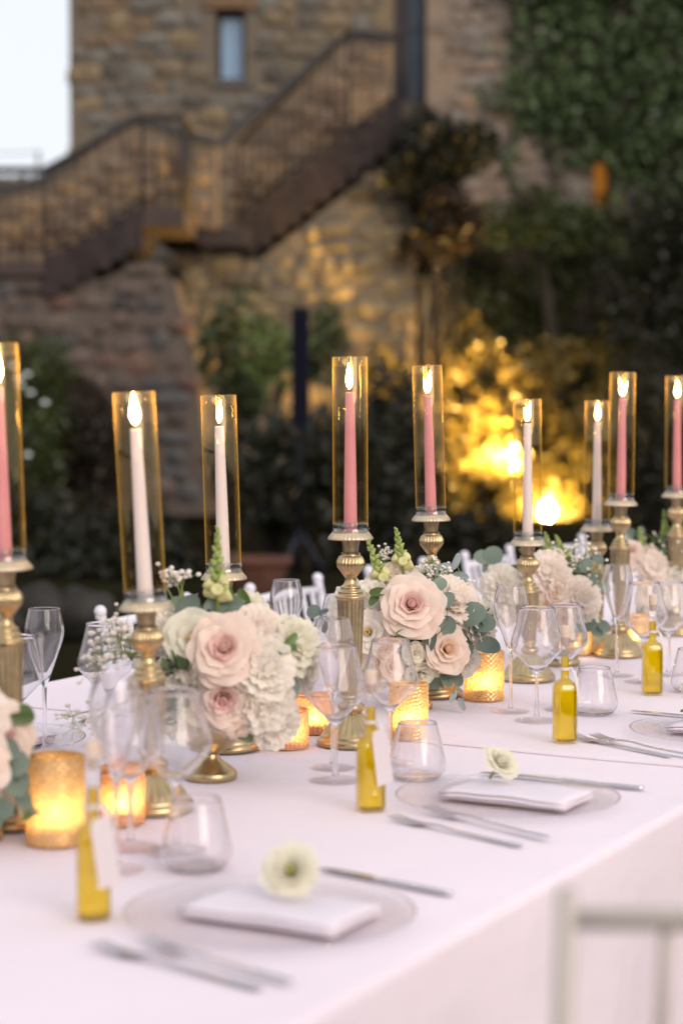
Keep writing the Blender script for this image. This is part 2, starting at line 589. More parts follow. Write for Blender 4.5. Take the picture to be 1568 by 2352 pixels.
ST_TOWER = stone_mat('tower_stone', [(0.165, 0.130, 0.092), (0.195, 0.150, 0.100), (0.145, 0.132, 0.112), (0.215, 0.160, 0.096), (0.16, 0.148, 0.128), (0.108, 0.094, 0.078), (0.195, 0.135, 0.086), (0.175, 0.160, 0.136)])
ST_WARM = stone_mat('stair_stone', [(0.22, 0.165, 0.09), (0.27, 0.20, 0.105), (0.18, 0.14, 0.085), (0.30, 0.225, 0.12), (0.20, 0.155, 0.09), (0.15, 0.11, 0.065)])
ST_PALE = stone_mat('wing_stone', [(0.225, 0.178, 0.14), (0.27, 0.215, 0.172), (0.175, 0.145, 0.12), (0.24, 0.18, 0.135), (0.205, 0.178, 0.156), (0.14, 0.113, 0.092)])
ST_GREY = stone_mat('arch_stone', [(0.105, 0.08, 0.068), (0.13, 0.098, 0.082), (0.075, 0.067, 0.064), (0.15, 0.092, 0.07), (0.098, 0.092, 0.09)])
ST_PARA = stone_mat('parapet_stone', [(0.24, 0.160, 0.098), (0.29, 0.190, 0.110), (0.20, 0.135, 0.088), (0.31, 0.205, 0.115), (0.23, 0.165, 0.115), (0.16, 0.105, 0.072)])
ST_STEP = stone_mat('step_stone', [(0.040, 0.029, 0.027), (0.048, 0.034, 0.031), (0.034, 0.027, 0.026)])  # dark stone, with the shade on the step sides put into its colour
MORTAR = pm('lime_mortar', (0.135, 0.108, 0.078), .95, col2=(0.16, 0.13, 0.095), nscale=6, bump=.5, bscale=30)
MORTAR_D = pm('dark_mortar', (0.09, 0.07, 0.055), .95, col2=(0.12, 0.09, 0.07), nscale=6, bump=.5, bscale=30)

def stone_meshes(mat, n=7, tagname='stone'):
    out = []
    for q in range(n):
        rr = random.Random(q + 31)
        V = []
        for i in range(3):
            for j in range(3):
                for k in range(3):
                    if (i, j, k) == (1, 1, 1):
                        V.append(None); continue
                    p = Vector((i - 1, j - 1, k - 1))
                    m = abs(p.x) + abs(p.y) + abs(p.z)
                    f = {1: 1.0, 2: 0.93, 3: 0.82}[int(m)]
                    V.append(Vector((p.x * f * .5 * (1 + rr.uniform(-.08, .08)), p.y * f * .5 * (1 + rr.uniform(-.15, .15)), p.z * f * .5 * (1 + rr.uniform(-.1, .1)))))
        idx = lambda i, j, k: i * 9 + j * 3 + k
        F = []
        for a in range(2):
            for b in range(2):
                F.append((idx(0, a, b), idx(0, a, b + 1), idx(0, a + 1, b + 1), idx(0, a + 1, b)))
                F.append((idx(2, a, b), idx(2, a + 1, b), idx(2, a + 1, b + 1), idx(2, a, b + 1)))
                F.append((idx(a, 0, b), idx(a + 1, 0, b), idx(a + 1, 0, b + 1), idx(a, 0, b + 1)))
                F.append((idx(a, 2, b), idx(a, 2, b + 1), idx(a + 1, 2, b + 1), idx(a + 1, 2, b)))
                F.append((idx(a, b, 0), idx(a, b + 1, 0), idx(a + 1, b + 1, 0), idx(a + 1, b, 0)))
                F.append((idx(a, b, 2), idx(a + 1, b, 2), idx(a + 1, b + 1, 2), idx(a, b + 1, 2)))
        remap = {}
        VV = []
        for i, v in enumerate(V):
            if v is not None:
                remap[i] = len(VV); VV.append(v)
        out.append(mesh(tagname, VV, [tuple(remap[i] for i in f) for f in F], mat))
    return out

def stones(parent, Y, x0, x1, z0, z1, mat, hmin=.15, hmax=.26, wmin=.22, wmax=.55, ok=None, seed=1, depth=.16, limit=295, name='stone'):
    """coursed rubble on a wall face at the plane Y (facing the table): each stone is an object"""
    rr = random.Random(seed)
    ms = stone_meshes(mat)
    z = z0
    spots = []
    while z < z1:
        h = rr.uniform(hmin, hmax)
        x = x0 - rr.uniform(0, .3)
        while x < x1:
            w = rr.uniform(wmin, wmax) * rr.choice((.6, 1, 1, 1.15))
            if ok is None or ok(x + w / 2, z + h / 2, w, h):
                spots.append((x + w / 2, z + h / 2 + rr.uniform(-.05, .05), w, h * rr.uniform(.75, 1.3)))
            x += w + .012
        z += h + .016
    inv = parent.matrix_world.inverted() if False else None
    px, py, pz = parent.location
    rest = MB()
    # the stones nearest the middle of the view are single objects
    spots.sort(key=lambda s: abs(s[0] - (x0 + x1) / 2) / (x1 - x0) + 0.0 * s[1])
    for i, (x, zz, w, h) in enumerate(spots):
        pr = rr.uniform(.01, .05)
        if i < limit:
            ob(name, rr.choice(ms), parent, (x - px, Y - pr - py + depth * .5 - .0, zz - pz), (0, rr.uniform(-.16, .16), 0), (w, depth, h))
        else:
            me = rr.choice(ms)
            rest.add([(v.co.x * w + x - px, v.co.y * depth + Y - pr - py + depth * .5, v.co.z * h + zz - pz) for v in me.vertices], [tuple(p.vertices) for p in me.polygons])
    if rest.V:
        o = ob('further_stones', rest.me('further_stones', mat), parent)
        o['kind'] = 'stuff'

# --- tower (left, behind the stair)
YT = 26.6
def BX(px, Y): return (px - 784) / FPX * Y
def BZ(py, Y): return dep(784, py, Y).z
tx0, tx1 = BX(166, YT), BX(965, YT)
tower = thing('stone_tower', 'tall rough stone tower behind the outside staircase, against the pale sky', 'tower', ((tx0 + tx1) / 2, YT, 0))
lx = lambda x: x - tower.location.x
wx0, wx1 = BX(498, YT), BX(566, YT)
wz0, wz1 = BZ(185, YT), BZ(20, YT)
dx0, dx1 = BX(903, YT), BX(976, YT)
dz0 = BZ(232, YT)
ztop = 11.5
dztop = BZ(-60, YT)
b = MB()
b.box(lx(tx0), 0, 0, lx(wx0), .5, ztop)
b.box(lx(wx0), 0, 0, lx(wx1), .5, wz0)
b.box(lx(wx0), 0, wz1, lx(wx1), .5, ztop)
b.box(lx(wx1), 0, 0, lx(dx0), .5, ztop)
b.box(lx(dx0), 0, 0, lx(dx1), .5, dz0)
b.box(lx(dx0), 0, dztop, lx(dx1), .5, ztop)
b.box(lx(tx0), .5, 0, lx(dx1), 5.0, ztop)
ob('wall', b.me('wall', MORTAR, False), tower)
stones(tower, YT, tx0 + .02, dx0 + .05, BZ(640, YT), ztop - .2, ST_TOWER, seed=3, wmin=.2, wmax=.5,
       ok=lambda x, z, w, h: x - w / 2 > tx0 - .06 and x + w / 2 < dx0 + .02 and not (x + w / 2 > wx0 - .01 and x - w / 2 < wx1 + .01 and wz0 - .02 < z + h / 2 and z - h / 2 < wz1 + .14) and z < BZ(-160, YT))
wfm = pm('dark_window_wood', (0.035, 0.022, 0.016), .6)
pane_m = pm('window_glass_sky', (0.20, 0.34, 0.52), .25, 0.0, spec=1.0, coat=.6)  # sky reflection put into the pane's blue colour
win = ob('window', MB().box(lx(wx0) + .0, .22, wz0, lx(wx0) + .07, .30, wz1).box(lx(wx1) - .05, .22, wz0, lx(wx1), .30, wz1).box(lx(wx0) + .07, .22, wz1 - .08, lx(wx1) - .05, .30, wz1).box(lx(wx0) + .07, .22, wz0, lx(wx1) - .05, .30, wz0 + .07).me('window', wfm, False), tower)
ob('pane', box_me('pane', lx(wx0) + .07, .25, wz0 + .07, lx(wx1) - .05, .262, wz1 - .08, pane_m), win)
ob('lintel', box_me('lintel', lx(wx0) - .16, -.05, wz1 + .004, lx(wx1) + .16, .2, wz1 + .13, pm('oak_lintel', (0.20, 0.11, 0.05), .8, col2=(0.13, 0.07, 0.035), nscale=8)), tower)
ob('sill', box_me('sill', lx(wx0) - .08, -.06, wz0 - .08, lx(wx1) + .08, .2, wz0 - .003, pm('sill_stone', (0.12, 0.115, 0.10), .9)), tower)
door = ob('door', box_me('door', lx(dx0) + .20, .16, dz0, lx(dx1) - .03, .22, dztop, pm('blue_grey_door_paint', (0.075, 0.095, 0.125), .35, col2=(0.06, 0.075, 0.10), nscale=5)), tower)
ob('door_reveal_frame', MB().box(lx(dx0), .14, dz0, lx(dx0) + .195, .26, dztop).box(lx(dx1) - .028, .14, dz0, lx(dx1), .26, dztop).me('door_reveal_frame', pm('dark_reveal_and_frame', (0.02, 0.012, 0.018), .5), False), tower)  # wide left strip is the door reveal, its shade put into the colour
ob('handle', MB().ball((lx(dx0) + .27, .12, dz0 + 1.0), .03).me('handle', M['gold_matte']), door)

annex = thing('stone_annex', 'low brown stone building behind the railing at the left, under the sky', 'building', (BX(-100, 27.4), 27.4, 0))
ob('wall', MB().box(BX(-500, 27.4) - annex.location.x, 0, 0, BX(160, 27.4) - annex.location.x, 4, BZ(428, 27.4)).me('wall', MORTAR, False), annex)
ob('roof', MB().box(BX(-500, 27.4) - annex.location.x, -.15, BZ(428, 27.4) + .003, BX(160, 27.4) - annex.location.x, 4.1, BZ(416, 27.4)).me('roof', pm('old_roof_tiles', (0.10, 0.075, 0.05), .9, col2=(0.14, 0.10, 0.06), nscale=8), False), annex)
stones(annex, 27.4, BX(-120, 27.4), BX(160, 27.4), BZ(640, 27.4), BZ(436, 27.4), ST_TOWER, seed=17, wmin=.2, wmax=.5)

# --- right wing (pale wall with ivy)
YW = 26.2
rx0, rx1 = BX(978, YW), 9.5
wing = thing('stone_house', 'pale pinkish stone house wall to the right of the door, half hidden by ivy', 'house', ((rx0 + rx1) / 2, YW, 0))
lx2 = lambda x: x - wing.location.x
sx0, sx1 = BX(1356, YW), BX(1396, YW)
sz0, sz1 = BZ(472, YW), BZ(372, YW)
b = MB()
b.box(lx2(rx0), 0, 0, lx2(sx0), .5, 9.5)
b.box(lx2(sx0), 0, 0, lx2(sx1), .5, sz0)
b.box(lx2(sx0), 0, sz1, lx2(sx1), .5, 9.5)
b.box(lx2(sx1), 0, 0, lx2(rx1), .5, 9.5)
b.box(lx2(rx0), .5, 0, lx2(rx1), 5, 9.5)
ob('wall', b.me('wall', pm('pale_mortar', (0.18, 0.143, 0.112), .95, col2=(0.22, 0.177, 0.142), nscale=5, bump=.5, bscale=30), False), wing)
stones(wing, YW, rx0 + .02, BX(1600, YW), BZ(720, YW), BZ(-60, YW), ST_PALE, seed=5, wmin=.2, wmax=.5, depth=.12,
       ok=lambda x, z, w, h: x - w / 2 > rx0 and not (x + w / 2 > sx0 - .03 and x - w / 2 < sx1 + .03 and sz0 - .03 < z + h / 2 and z - h / 2 < sz1 + .03))
slit = ob('window', MB().box(lx2(sx0), .14, sz0, lx2(sx0) + .03, .2, sz1).box(lx2(sx1) - .03, .14, sz0, lx2(sx1), .2, sz1).me('window', wfm, False), wing)
ob('pane', box_me('pane', lx2(sx0) + .03, .16, sz0, lx2(sx1) - .03, .17, sz1, emit('lamplit_window', (1.0, 0.36, 0.05), .26)), slit)
pipe_x = BX(975, 25.3)
pipe = thing('wooden_post', 'tan wooden post standing against the stone wall above the garden light', 'post', (pipe_x, 25.3, 0))
ob('shaft', MB().tube([(0, 0, 0), (0, 0, BZ(645, 25.3))], [.10, .085], 10).me('shaft', pm('tan_weathered_wood', (0.36, 0.26, 0.12), .8, col2=(0.28, 0.19, 0.09), nscale=10)), pipe)
ob('cap', MB().box(-.12, -.12, BZ(645, 25.3), .12, .12, BZ(645, 25.3) + .05).me('cap', pm('post_cap_wood', (0.30, 0.22, 0.11), .8), False), pipe)

# --- outside staircase: lower flight, landing, upper flight
Y1, Y2 = 22.5, 25.0
stair = thing('stone_staircase', 'outside stone staircase of two flights climbing to the dark door', 'staircase', (BX(500, Y2), Y2, 0))
sp = stair.location
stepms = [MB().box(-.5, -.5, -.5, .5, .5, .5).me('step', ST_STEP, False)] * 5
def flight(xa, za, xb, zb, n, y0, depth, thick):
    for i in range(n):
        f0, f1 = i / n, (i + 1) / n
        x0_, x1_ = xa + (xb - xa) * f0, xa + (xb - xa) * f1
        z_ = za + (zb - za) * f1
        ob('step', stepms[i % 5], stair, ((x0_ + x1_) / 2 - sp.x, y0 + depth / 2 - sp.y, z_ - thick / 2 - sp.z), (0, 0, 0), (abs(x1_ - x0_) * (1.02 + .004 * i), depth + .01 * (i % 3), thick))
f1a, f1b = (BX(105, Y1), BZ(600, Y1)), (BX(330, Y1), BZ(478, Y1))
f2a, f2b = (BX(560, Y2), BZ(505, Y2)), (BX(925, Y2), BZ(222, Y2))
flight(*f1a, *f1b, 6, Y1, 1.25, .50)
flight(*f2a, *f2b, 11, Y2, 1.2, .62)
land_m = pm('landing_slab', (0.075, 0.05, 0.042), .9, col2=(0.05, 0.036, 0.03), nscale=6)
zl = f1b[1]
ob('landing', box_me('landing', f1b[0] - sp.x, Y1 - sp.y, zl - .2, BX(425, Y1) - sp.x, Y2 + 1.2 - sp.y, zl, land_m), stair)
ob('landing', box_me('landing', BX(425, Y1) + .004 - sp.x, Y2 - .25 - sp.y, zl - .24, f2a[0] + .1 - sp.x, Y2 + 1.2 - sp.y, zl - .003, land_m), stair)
ob('landing', box_me('landing', BX(-420, Y1) - sp.x, Y1 - sp.y, f1a[1] - .16, f1a[0] - .004 - sp.x, Y1 + 1.3 - sp.y, f1a[1] - .004, land_m), stair)
# wall carrying the upper flight, its top following the steps
xa, xb = BX(430, Y2), BX(955, Y2)
zs = lambda x: zl - .25 if x < f2a[0] + .05 else f2a[1] + (f2b[1] - f2a[1]) * min(max((x - f2a[0]) / (f2b[0] - f2a[0]), 0), 1) - .64
cols = 24
V, F = [], []
for i in range(cols + 1):
    x = xa + (xb - xa) * i / cols
    for y in (Y2 + .06, Y2 + 1.1):
        V += [(x - sp.x, y - sp.y, 0), (x - sp.x, y - sp.y, max(zs(x) - .02, .1))]
for i in range(cols):
    a = i * 4
    F += [(a, a + 4, a + 5, a + 1), (a + 2, a + 3, a + 7, a + 6), (a + 1, a + 5, a + 7, a + 3)]
F += [(0, 1, 3, 2), (cols * 4, cols * 4 + 2, cols * 4 + 3, cols * 4 + 1)]
ob('side_wall', mesh('side_wall', V, F, MORTAR, False), stair)
stones(stair, Y2 + .06, xa, xb, BZ(1000, Y2), BZ(230, Y2), ST_WARM, seed=9, wmin=.2, wmax=.45, hmin=.14, hmax=.23, depth=.14,
       ok=lambda x, z, w, h: z + h / 2 < zs(x - w / 2) + .06 and x + w / 2 < xb)

# brown parapet walls on the far side of the flights
PARA = pm('brown_parapet_render', (0.27, 0.195, 0.125), .95, col2=(0.125, 0.09, 0.062), nscale=3.6, bump=.5, bscale=18)
def lerp_pts(pts, x):
    for (x0, y0), (x1, y1) in zip(pts, pts[1:]):
        if x0 <= x <= x1:
            return y0 + (y1 - y0) * (x - x0) / (x1 - x0)
    return None
def parapet(pts, foot, Y, th, label):
    o = thing('stair_parapet', label, 'parapet', (BX(pts[0][0], Y), Y, 0), group='brown parapets along the stairs')
    V, F = [], []
    for (x, y) in pts:
        f = lerp_pts(foot, x)
        for yy in (0, th):
            V += [(BX(x, Y) - o.location.x, yy, BZ(f, Y)), (BX(x, Y) - o.location.x, yy, BZ(y, Y))]
    for i in range(len(pts) - 1):
        a = i * 4
        F += [(a, a + 4, a + 5, a + 1), (a + 2, a + 3, a + 7, a + 6), (a + 1, a + 5, a + 7, a + 3), (a, a + 2, a + 6, a + 4)]
    n = (len(pts) - 1) * 4
    F += [(0, 1, 3, 2), (n, n + 2, n + 3, n + 1)]
    ob('wall', mesh('wall', V, F, PARA, False), o)
    stones(o, Y, BX(pts[0][0], Y), BX(pts[-1][0], Y), BZ(640, Y), BZ(70, Y), ST_PARA, seed=int(pts[0][0]) + 600, hmin=.12, hmax=.2, wmin=.18, wmax=.4, depth=.10,
           ok=lambda x, z, w, h: (lambda q: BX(pts[0][0], Y) < x < BX(pts[-1][0], Y) and BZ(lerp_pts(foot, q) or 640, Y) < z and z + h * .75 < BZ(max(lerp_pts(pts, 784 + (x - w / 2) / Y * FPX) or 999, lerp_pts(pts, 784 + (x + w / 2) / Y * FPX) or 999), Y))(784 + x / Y * FPX))
    cap = MB()
    for (x0, y0), (x1, y1) in zip(pts, pts[1:]):
        cap.add([(BX(x0, Y) - o.location.x, -.05, BZ(y0, Y) + .003), (BX(x1, Y) - o.location.x, -.05, BZ(y1, Y) + .003), (BX(x1, Y) - o.location.x, th + .05, BZ(y1, Y) + .003), (BX(x0, Y) - o.location.x, th + .05, BZ(y0, Y) + .003),
                 (BX(x0, Y) - o.location.x, -.05, BZ(y0, Y) + .10), (BX(x1, Y) - o.location.x, -.05, BZ(y1, Y) + .10), (BX(x1, Y) - o.location.x, th + .05, BZ(y1, Y) + .10), (BX(x0, Y) - o.location.x, th + .05, BZ(y0, Y) + .10)],
                [(0, 3, 2, 1), (4, 5, 6, 7), (0, 1, 5, 4), (1, 2, 6, 5), (2, 3, 7, 6), (3, 0, 4, 7)])
    ob('coping', cap.me('coping', pm('slate_coping', (0.06, 0.058, 0.055), .8), False), o)
def lerp_pts(pts, x):
    for (x0, y0), (x1, y1) in zip(pts, pts[1:]):
        if x0 <= x <= x1:
            return y0 + (y1 - y0) * (x - x0) / (x1 - x0)
    return None
parapet([(-420, 455), (0, 450), (95, 428), (300, 282), (335, 284), (500, 336)], [(-420, 620), (105, 612), (330, 500), (500, 520)], 23.9, .22, 'brown parapet wall behind the lower railing')
parapet([(502, 340), (560, 292), (790, 92), (830, 88), (900, 100)], [(502, 540), (560, 530), (910, 260), (930, 250)], 26.25, .2, 'brown parapet wall behind the upper railing')

# --- arched ramp wall under the lower landing
arch = thing('stone_arch', 'dark rubble arch wall sloping down below the lower stair landing', 'arch wall', (BX(200, Y1), Y1 + .1, 0))
ap = arch.location
apts = [(-420, 840), (-200, 790), (-40, 775), (60, 790), (150, 830), (230, 890), (300, 975), (350, 1070), (385, 1185)]
tpts = [(-420, 618), (-200, 618), (-40, 618), (105, 620), (230, 640), (330, 600), (400, 640), (450, 850), (485, 1185)]
V, F = [], []
for (ax, ay), (bx_, by) in zip(apts, tpts):
    for yy in (Y1 + .1, Y1 + 1.2):
        V.append((BX(ax, Y1) - ap.x, yy - ap.y, max(BZ(ay, Y1), 0)))
        V.append((BX(bx_, Y1) - ap.x, yy - ap.y, max(BZ(by, Y1), 0)))
for i in range(len(apts) - 1):
    a = i * 4
    F += [(a, a + 4, a + 5, a + 1), (a + 2, a + 3, a + 7, a + 6), (a + 1, a + 5, a + 7, a + 3), (a, a + 2, a + 6, a + 4)]
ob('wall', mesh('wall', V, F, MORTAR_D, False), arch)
def lerp_pts(pts, x):
    for (x0, y0), (x1, y1) in zip(pts, pts[1:]):
        if x0 <= x <= x1:
            return y0 + (y1 - y0) * (x - x0) / (x1 - x0)
    return None
def arch_ok(x, z, w, h):
    px = 784 + x / Y1 * FPX
    py = 950 - (z - CAM_Z) / Y1 * FPX
    lo, hi = lerp_pts(apts, px), lerp_pts(tpts, px)
    if px > 385:
        lo = 1185 if px < 480 else None
    return lo is not None and hi is not None and hi + 8 < py < lo - 8
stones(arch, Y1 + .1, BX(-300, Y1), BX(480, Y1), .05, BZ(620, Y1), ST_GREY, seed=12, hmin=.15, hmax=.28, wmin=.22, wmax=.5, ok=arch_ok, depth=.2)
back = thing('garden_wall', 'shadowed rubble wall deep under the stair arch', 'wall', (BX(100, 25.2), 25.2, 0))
ob('wall', MB().box(BX(-420, 25.2) - back.location.x, 0, 0, BX(426, 25.2) - back.location.x, .4, BZ(640, 25.2)).me('wall', pm('shadowed_masonry', (0.06, 0.045, 0.035), .95, col2=(0.09, 0.06, 0.045), nscale=4, bump=.6, bscale=14), False), back)  # shade under the arch put into the wall colour

# --- iron railings
iron = pm('dark_iron', (0.030, 0.024, 0.022), .7, .2)
def railing(label, pts, base, group=None):
    """pts/base: matching world points of hand rail and foot line"""
    rt = thing('iron_railing', label, 'railing', tuple(base[0]), group=group)
    o = Vector(base[0])
    ob('handrail', MB().tube([Vector(p) - o for p in pts], .042, 8).me('handrail', iron), rt)
    ob('bottom_rail', MB().tube([Vector(p) + Vector((0, 0, .12)) - o for p in base], .016, 6).me('bottom_rail', iron), rt)
    bal = MB().tube([(0, 0, 0), (0, 0, 1)], .014, 6).me('baluster', iron)
    newel = MB().tube([(0, 0, 0), (0, 0, 1)], .028, 6).me('newel_post', iron)
    for (p0, p1), (b0, b1) in zip(zip(pts, pts[1:]), zip(base, base[1:])):
        p0, p1, b0, b1 = Vector(p0), Vector(p1), Vector(b0), Vector(b1)
        n = max(1, int((b1 - b0).length / .135))
        for i in range(n):
            t = i / n
            a, c = b0.lerp(b1, t), p0.lerp(p1, t)
            ob('newel_post' if i == 0 else 'baluster', newel if i == 0 else bal, rt, a - o, (0, 0, 0), (1, 1, (c - a).z))
    a, c = Vector(base[-1]), Vector(pts[-1])
    ob('newel_post', newel, rt, a - o, (0, 0, 0), (1, 1, (c - a).z))
RH = 1.07
def P3(px, py, Y): return Vector((BX(px, Y), Y, BZ(py, Y)))
yr = Y1 + .06
baseA = [Vector((BX(-420, yr), yr, f1a[1])), Vector((f1a[0], yr, f1a[1])), Vector((f1b[0], yr, zl)), Vector((BX(420, yr), yr, zl)), Vector((BX(420, yr) + .02, Y2 - .1, zl))]
railing('black iron railing of the lower flight and its landing', [p + Vector((0, 0, RH)) for p in baseA], baseA)
yr2 = Y2 + .06
baseB = [Vector((f2a[0] - .05, yr2, f2a[1])), Vector((BX(800, yr2), yr2, BZ(318, yr2))), Vector((f2b[0] + .0, yr2, f2b[1]))]
topB = [P3(510, 328, yr2), P3(792, 72, yr2), P3(905, 82, yr2)]
topB = [Vector((b_.x, yr2, t_.z)) for b_, t_ in zip(baseB, topB)]
railing('black iron railing of the upper flight below the tower window', topB, baseB)

# --- aerial pole far left
ar = thing('aerial_pole', 'thin grey pole with a wire against the sky beyond the stairs', 'pole', (BX(94, 60), 60, 0))
ob('shaft', MB().tube([(0, 0, 0), (0, 0, BZ(345, 60))], [.09, .07], 8).me('shaft', pm('grey_galvanised', (0.30, 0.31, 0.32), .5)), ar)
ob('wire', MB().tube([(-9, 0, BZ(352, 60) + .1), (-4, 0, BZ(352, 60) - .05), (0, 0, BZ(350, 60))], .018, 5).me('wire', iron), ar)

# ------------------------------------------------------------------ plants of the garden
def leaf_cloud(n, sampler, size, seed, droop=0.4, wratio=.55):
    """n folded leaves (2 quads each) at points given by sampler(rs, n)"""
    rs = np.random.RandomState(seed)
    P = sampler(rs, n)
    d = rs.normal(size=(n, 3)); d[:, 2] -= droop
    d /= np.linalg.norm(d, axis=1)[:, None]
    q = rs.normal(size=(n, 3))
    s = np.cross(d, q); s /= np.linalg.norm(s, axis=1)[:, None] + 1e-9
    nn = np.cross(s, d)
    L = size * rs.uniform(.6, 1.35, size=(n, 1))
    w = L * wratio * .5
    V = np.empty((n, 6, 3))
    V[:, 0] = P
    V[:, 1] = P + d * L * .45 + s * w + nn * L * .1
    V[:, 2] = P + d * L
    V[:, 3] = P + d * L * .45 - s * w + nn * L * .1
    V[:, 4] = P + d * L * .5
    V[:, 5] = P
    i = np.arange(n)[:, None] * 6
    F = np.concatenate([i + np.array([[0, 1, 2, 4]]), i + np.array([[0, 4, 2, 3]])], axis=0)
    return V.reshape(-1, 3), F

def np_mesh(name, V, F, mat, smooth=False):
    me = bpy.data.meshes.new(name)
    nv, nf, k = len(V), len(F), F.shape[1]
    me.vertices.add(nv); me.vertices.foreach_set('co', V.astype(np.float32).ravel())
    me.loops.add(nf * k); me.loops.foreach_set('vertex_index', F.astype(np.int32).ravel())
    me.polygons.add(nf)
    me.polygons.foreach_set('loop_start', np.arange(nf, dtype=np.int32) * k)
    me.polygons.foreach_set('loop_total', np.full(nf, k, dtype=np.int32))
    me.materials.append(mat)
    me.update(calc_edges=True)
    return me

def ell_sampler(r, lumps=7, hollow=.5):
    def f(rs, n):
        c = rs.normal(size=(lumps, 3)); c /= np.linalg.norm(c, axis=1)[:, None]
        c *= rs.uniform(.35, .75, size=(lumps, 1))
        k = rs.randint(0, lumps, n)
        v = rs.normal(size=(n, 3)); v /= np.linalg.norm(v, axis=1)[:, None]
        v *= (rs.uniform(hollow ** 3, 1, size=(n, 1)) ** (1 / 3)) * .5
        p = (c[k] + v) * np.array(r)
        return p
    return f

GREENS = dict(
    dark=leaf_mat('dark_shrub_leaf', (0.005, 0.005, 0.002), (0.030, 0.031, 0.010)),  # dark green, with deep shade also put into the colour
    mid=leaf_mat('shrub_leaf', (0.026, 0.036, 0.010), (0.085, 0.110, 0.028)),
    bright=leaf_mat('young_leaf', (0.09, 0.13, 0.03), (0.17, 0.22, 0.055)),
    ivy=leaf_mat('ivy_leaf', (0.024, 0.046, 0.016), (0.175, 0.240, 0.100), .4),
    lit=leaf_mat('hedge_leaf_lamp_yellow', (0.06, 0.05, 0.012), (0.30, 0.22, 0.055), .35, .35),  # the lamp's yellow light is put into this leaf colour
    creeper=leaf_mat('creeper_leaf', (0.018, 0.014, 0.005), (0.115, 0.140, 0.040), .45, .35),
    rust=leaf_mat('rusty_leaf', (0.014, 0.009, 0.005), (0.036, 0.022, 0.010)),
)
bark = pm('bark', (0.06, 0.045, 0.03), .95, col2=(0.04, 0.03, 0.02), nscale=12, bump=.6, bscale=30)

def shrub(label, px, py, Y, rx, ry, rz, n, size, kind, seed, cat='shrub', name='garden_shrub', group=None, lumps=8):
    c = dep(px, py, Y)
    o = thing(name, label, cat, (c.x, Y, 0), group=group)
    V, F = leaf_cloud(n, ell_sampler((rx, ry, rz), lumps), size, seed)
    V[:, 2] = np.maximum(V[:, 2] + c.z, .02)
    f = ob('foliage', np_mesh('foliage', V, F, GREENS[kind]), o)
    f['kind'] = 'stuff'
    mb = MB()
    rr = random.Random(seed)
    for i in range(4):
        mb.tube([(rr.uniform(-.1, .1), rr.uniform(-.1, .1), -.02), (rr.uniform(-.2, .2) * rx, rr.uniform(-.2, .2) * ry, c.z * .5), (rr.uniform(-.5, .5) * rx, rr.uniform(-.5, .5) * ry, c.z + .2 * rz)], [.035, .022, .008], 6)
    ob('stem', mb.me('stem', bark), o)
    return o

G = 'shrubs below the staircase'
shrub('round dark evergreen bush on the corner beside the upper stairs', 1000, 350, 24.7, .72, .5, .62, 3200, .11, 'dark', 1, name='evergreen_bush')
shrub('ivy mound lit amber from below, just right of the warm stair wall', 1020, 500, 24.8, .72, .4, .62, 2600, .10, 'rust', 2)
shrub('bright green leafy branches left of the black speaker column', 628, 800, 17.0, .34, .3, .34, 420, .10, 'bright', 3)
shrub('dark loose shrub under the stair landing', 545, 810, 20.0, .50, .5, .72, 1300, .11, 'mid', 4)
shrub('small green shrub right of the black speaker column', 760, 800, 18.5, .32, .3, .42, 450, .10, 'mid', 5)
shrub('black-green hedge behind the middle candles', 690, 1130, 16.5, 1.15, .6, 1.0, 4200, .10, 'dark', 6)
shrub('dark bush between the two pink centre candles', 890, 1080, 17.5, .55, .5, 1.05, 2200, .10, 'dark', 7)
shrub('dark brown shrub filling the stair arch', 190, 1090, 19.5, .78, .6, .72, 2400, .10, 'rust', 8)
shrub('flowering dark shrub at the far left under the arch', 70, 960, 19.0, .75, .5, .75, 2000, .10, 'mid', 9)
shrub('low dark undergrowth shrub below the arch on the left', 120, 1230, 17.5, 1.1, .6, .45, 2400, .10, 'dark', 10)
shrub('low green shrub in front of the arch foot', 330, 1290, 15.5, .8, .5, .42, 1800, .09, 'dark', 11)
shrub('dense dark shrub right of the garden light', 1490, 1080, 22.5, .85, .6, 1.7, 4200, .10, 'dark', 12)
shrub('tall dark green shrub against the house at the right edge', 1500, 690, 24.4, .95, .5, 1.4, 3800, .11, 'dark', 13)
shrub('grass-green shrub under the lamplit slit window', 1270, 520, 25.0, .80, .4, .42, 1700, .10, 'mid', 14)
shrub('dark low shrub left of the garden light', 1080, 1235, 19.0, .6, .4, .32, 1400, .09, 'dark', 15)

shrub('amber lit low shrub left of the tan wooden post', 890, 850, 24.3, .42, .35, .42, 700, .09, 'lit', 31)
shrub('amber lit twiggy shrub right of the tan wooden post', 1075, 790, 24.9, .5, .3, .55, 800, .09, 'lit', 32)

# white blossoms dotted on the far-left shrub
bl = thing('blossom_spray', 'few small white blossoms on the dark shrub at the far left', 'flowers', dep(70, 960, 18.2))
bm_ = MB().ball((0, 0, 0), .038, 8, 5, .6).me('blossom', pm('white_blossom', (0.75, 0.78, 0.74), .7))
for (x, y) in ((48, 885), (62, 860), (70, 902), (42, 868), (63, 1045), (103, 925), (30, 840)):
    ob('blossom', bm_, bl, dep(x, y, 18.2) - bl.location)

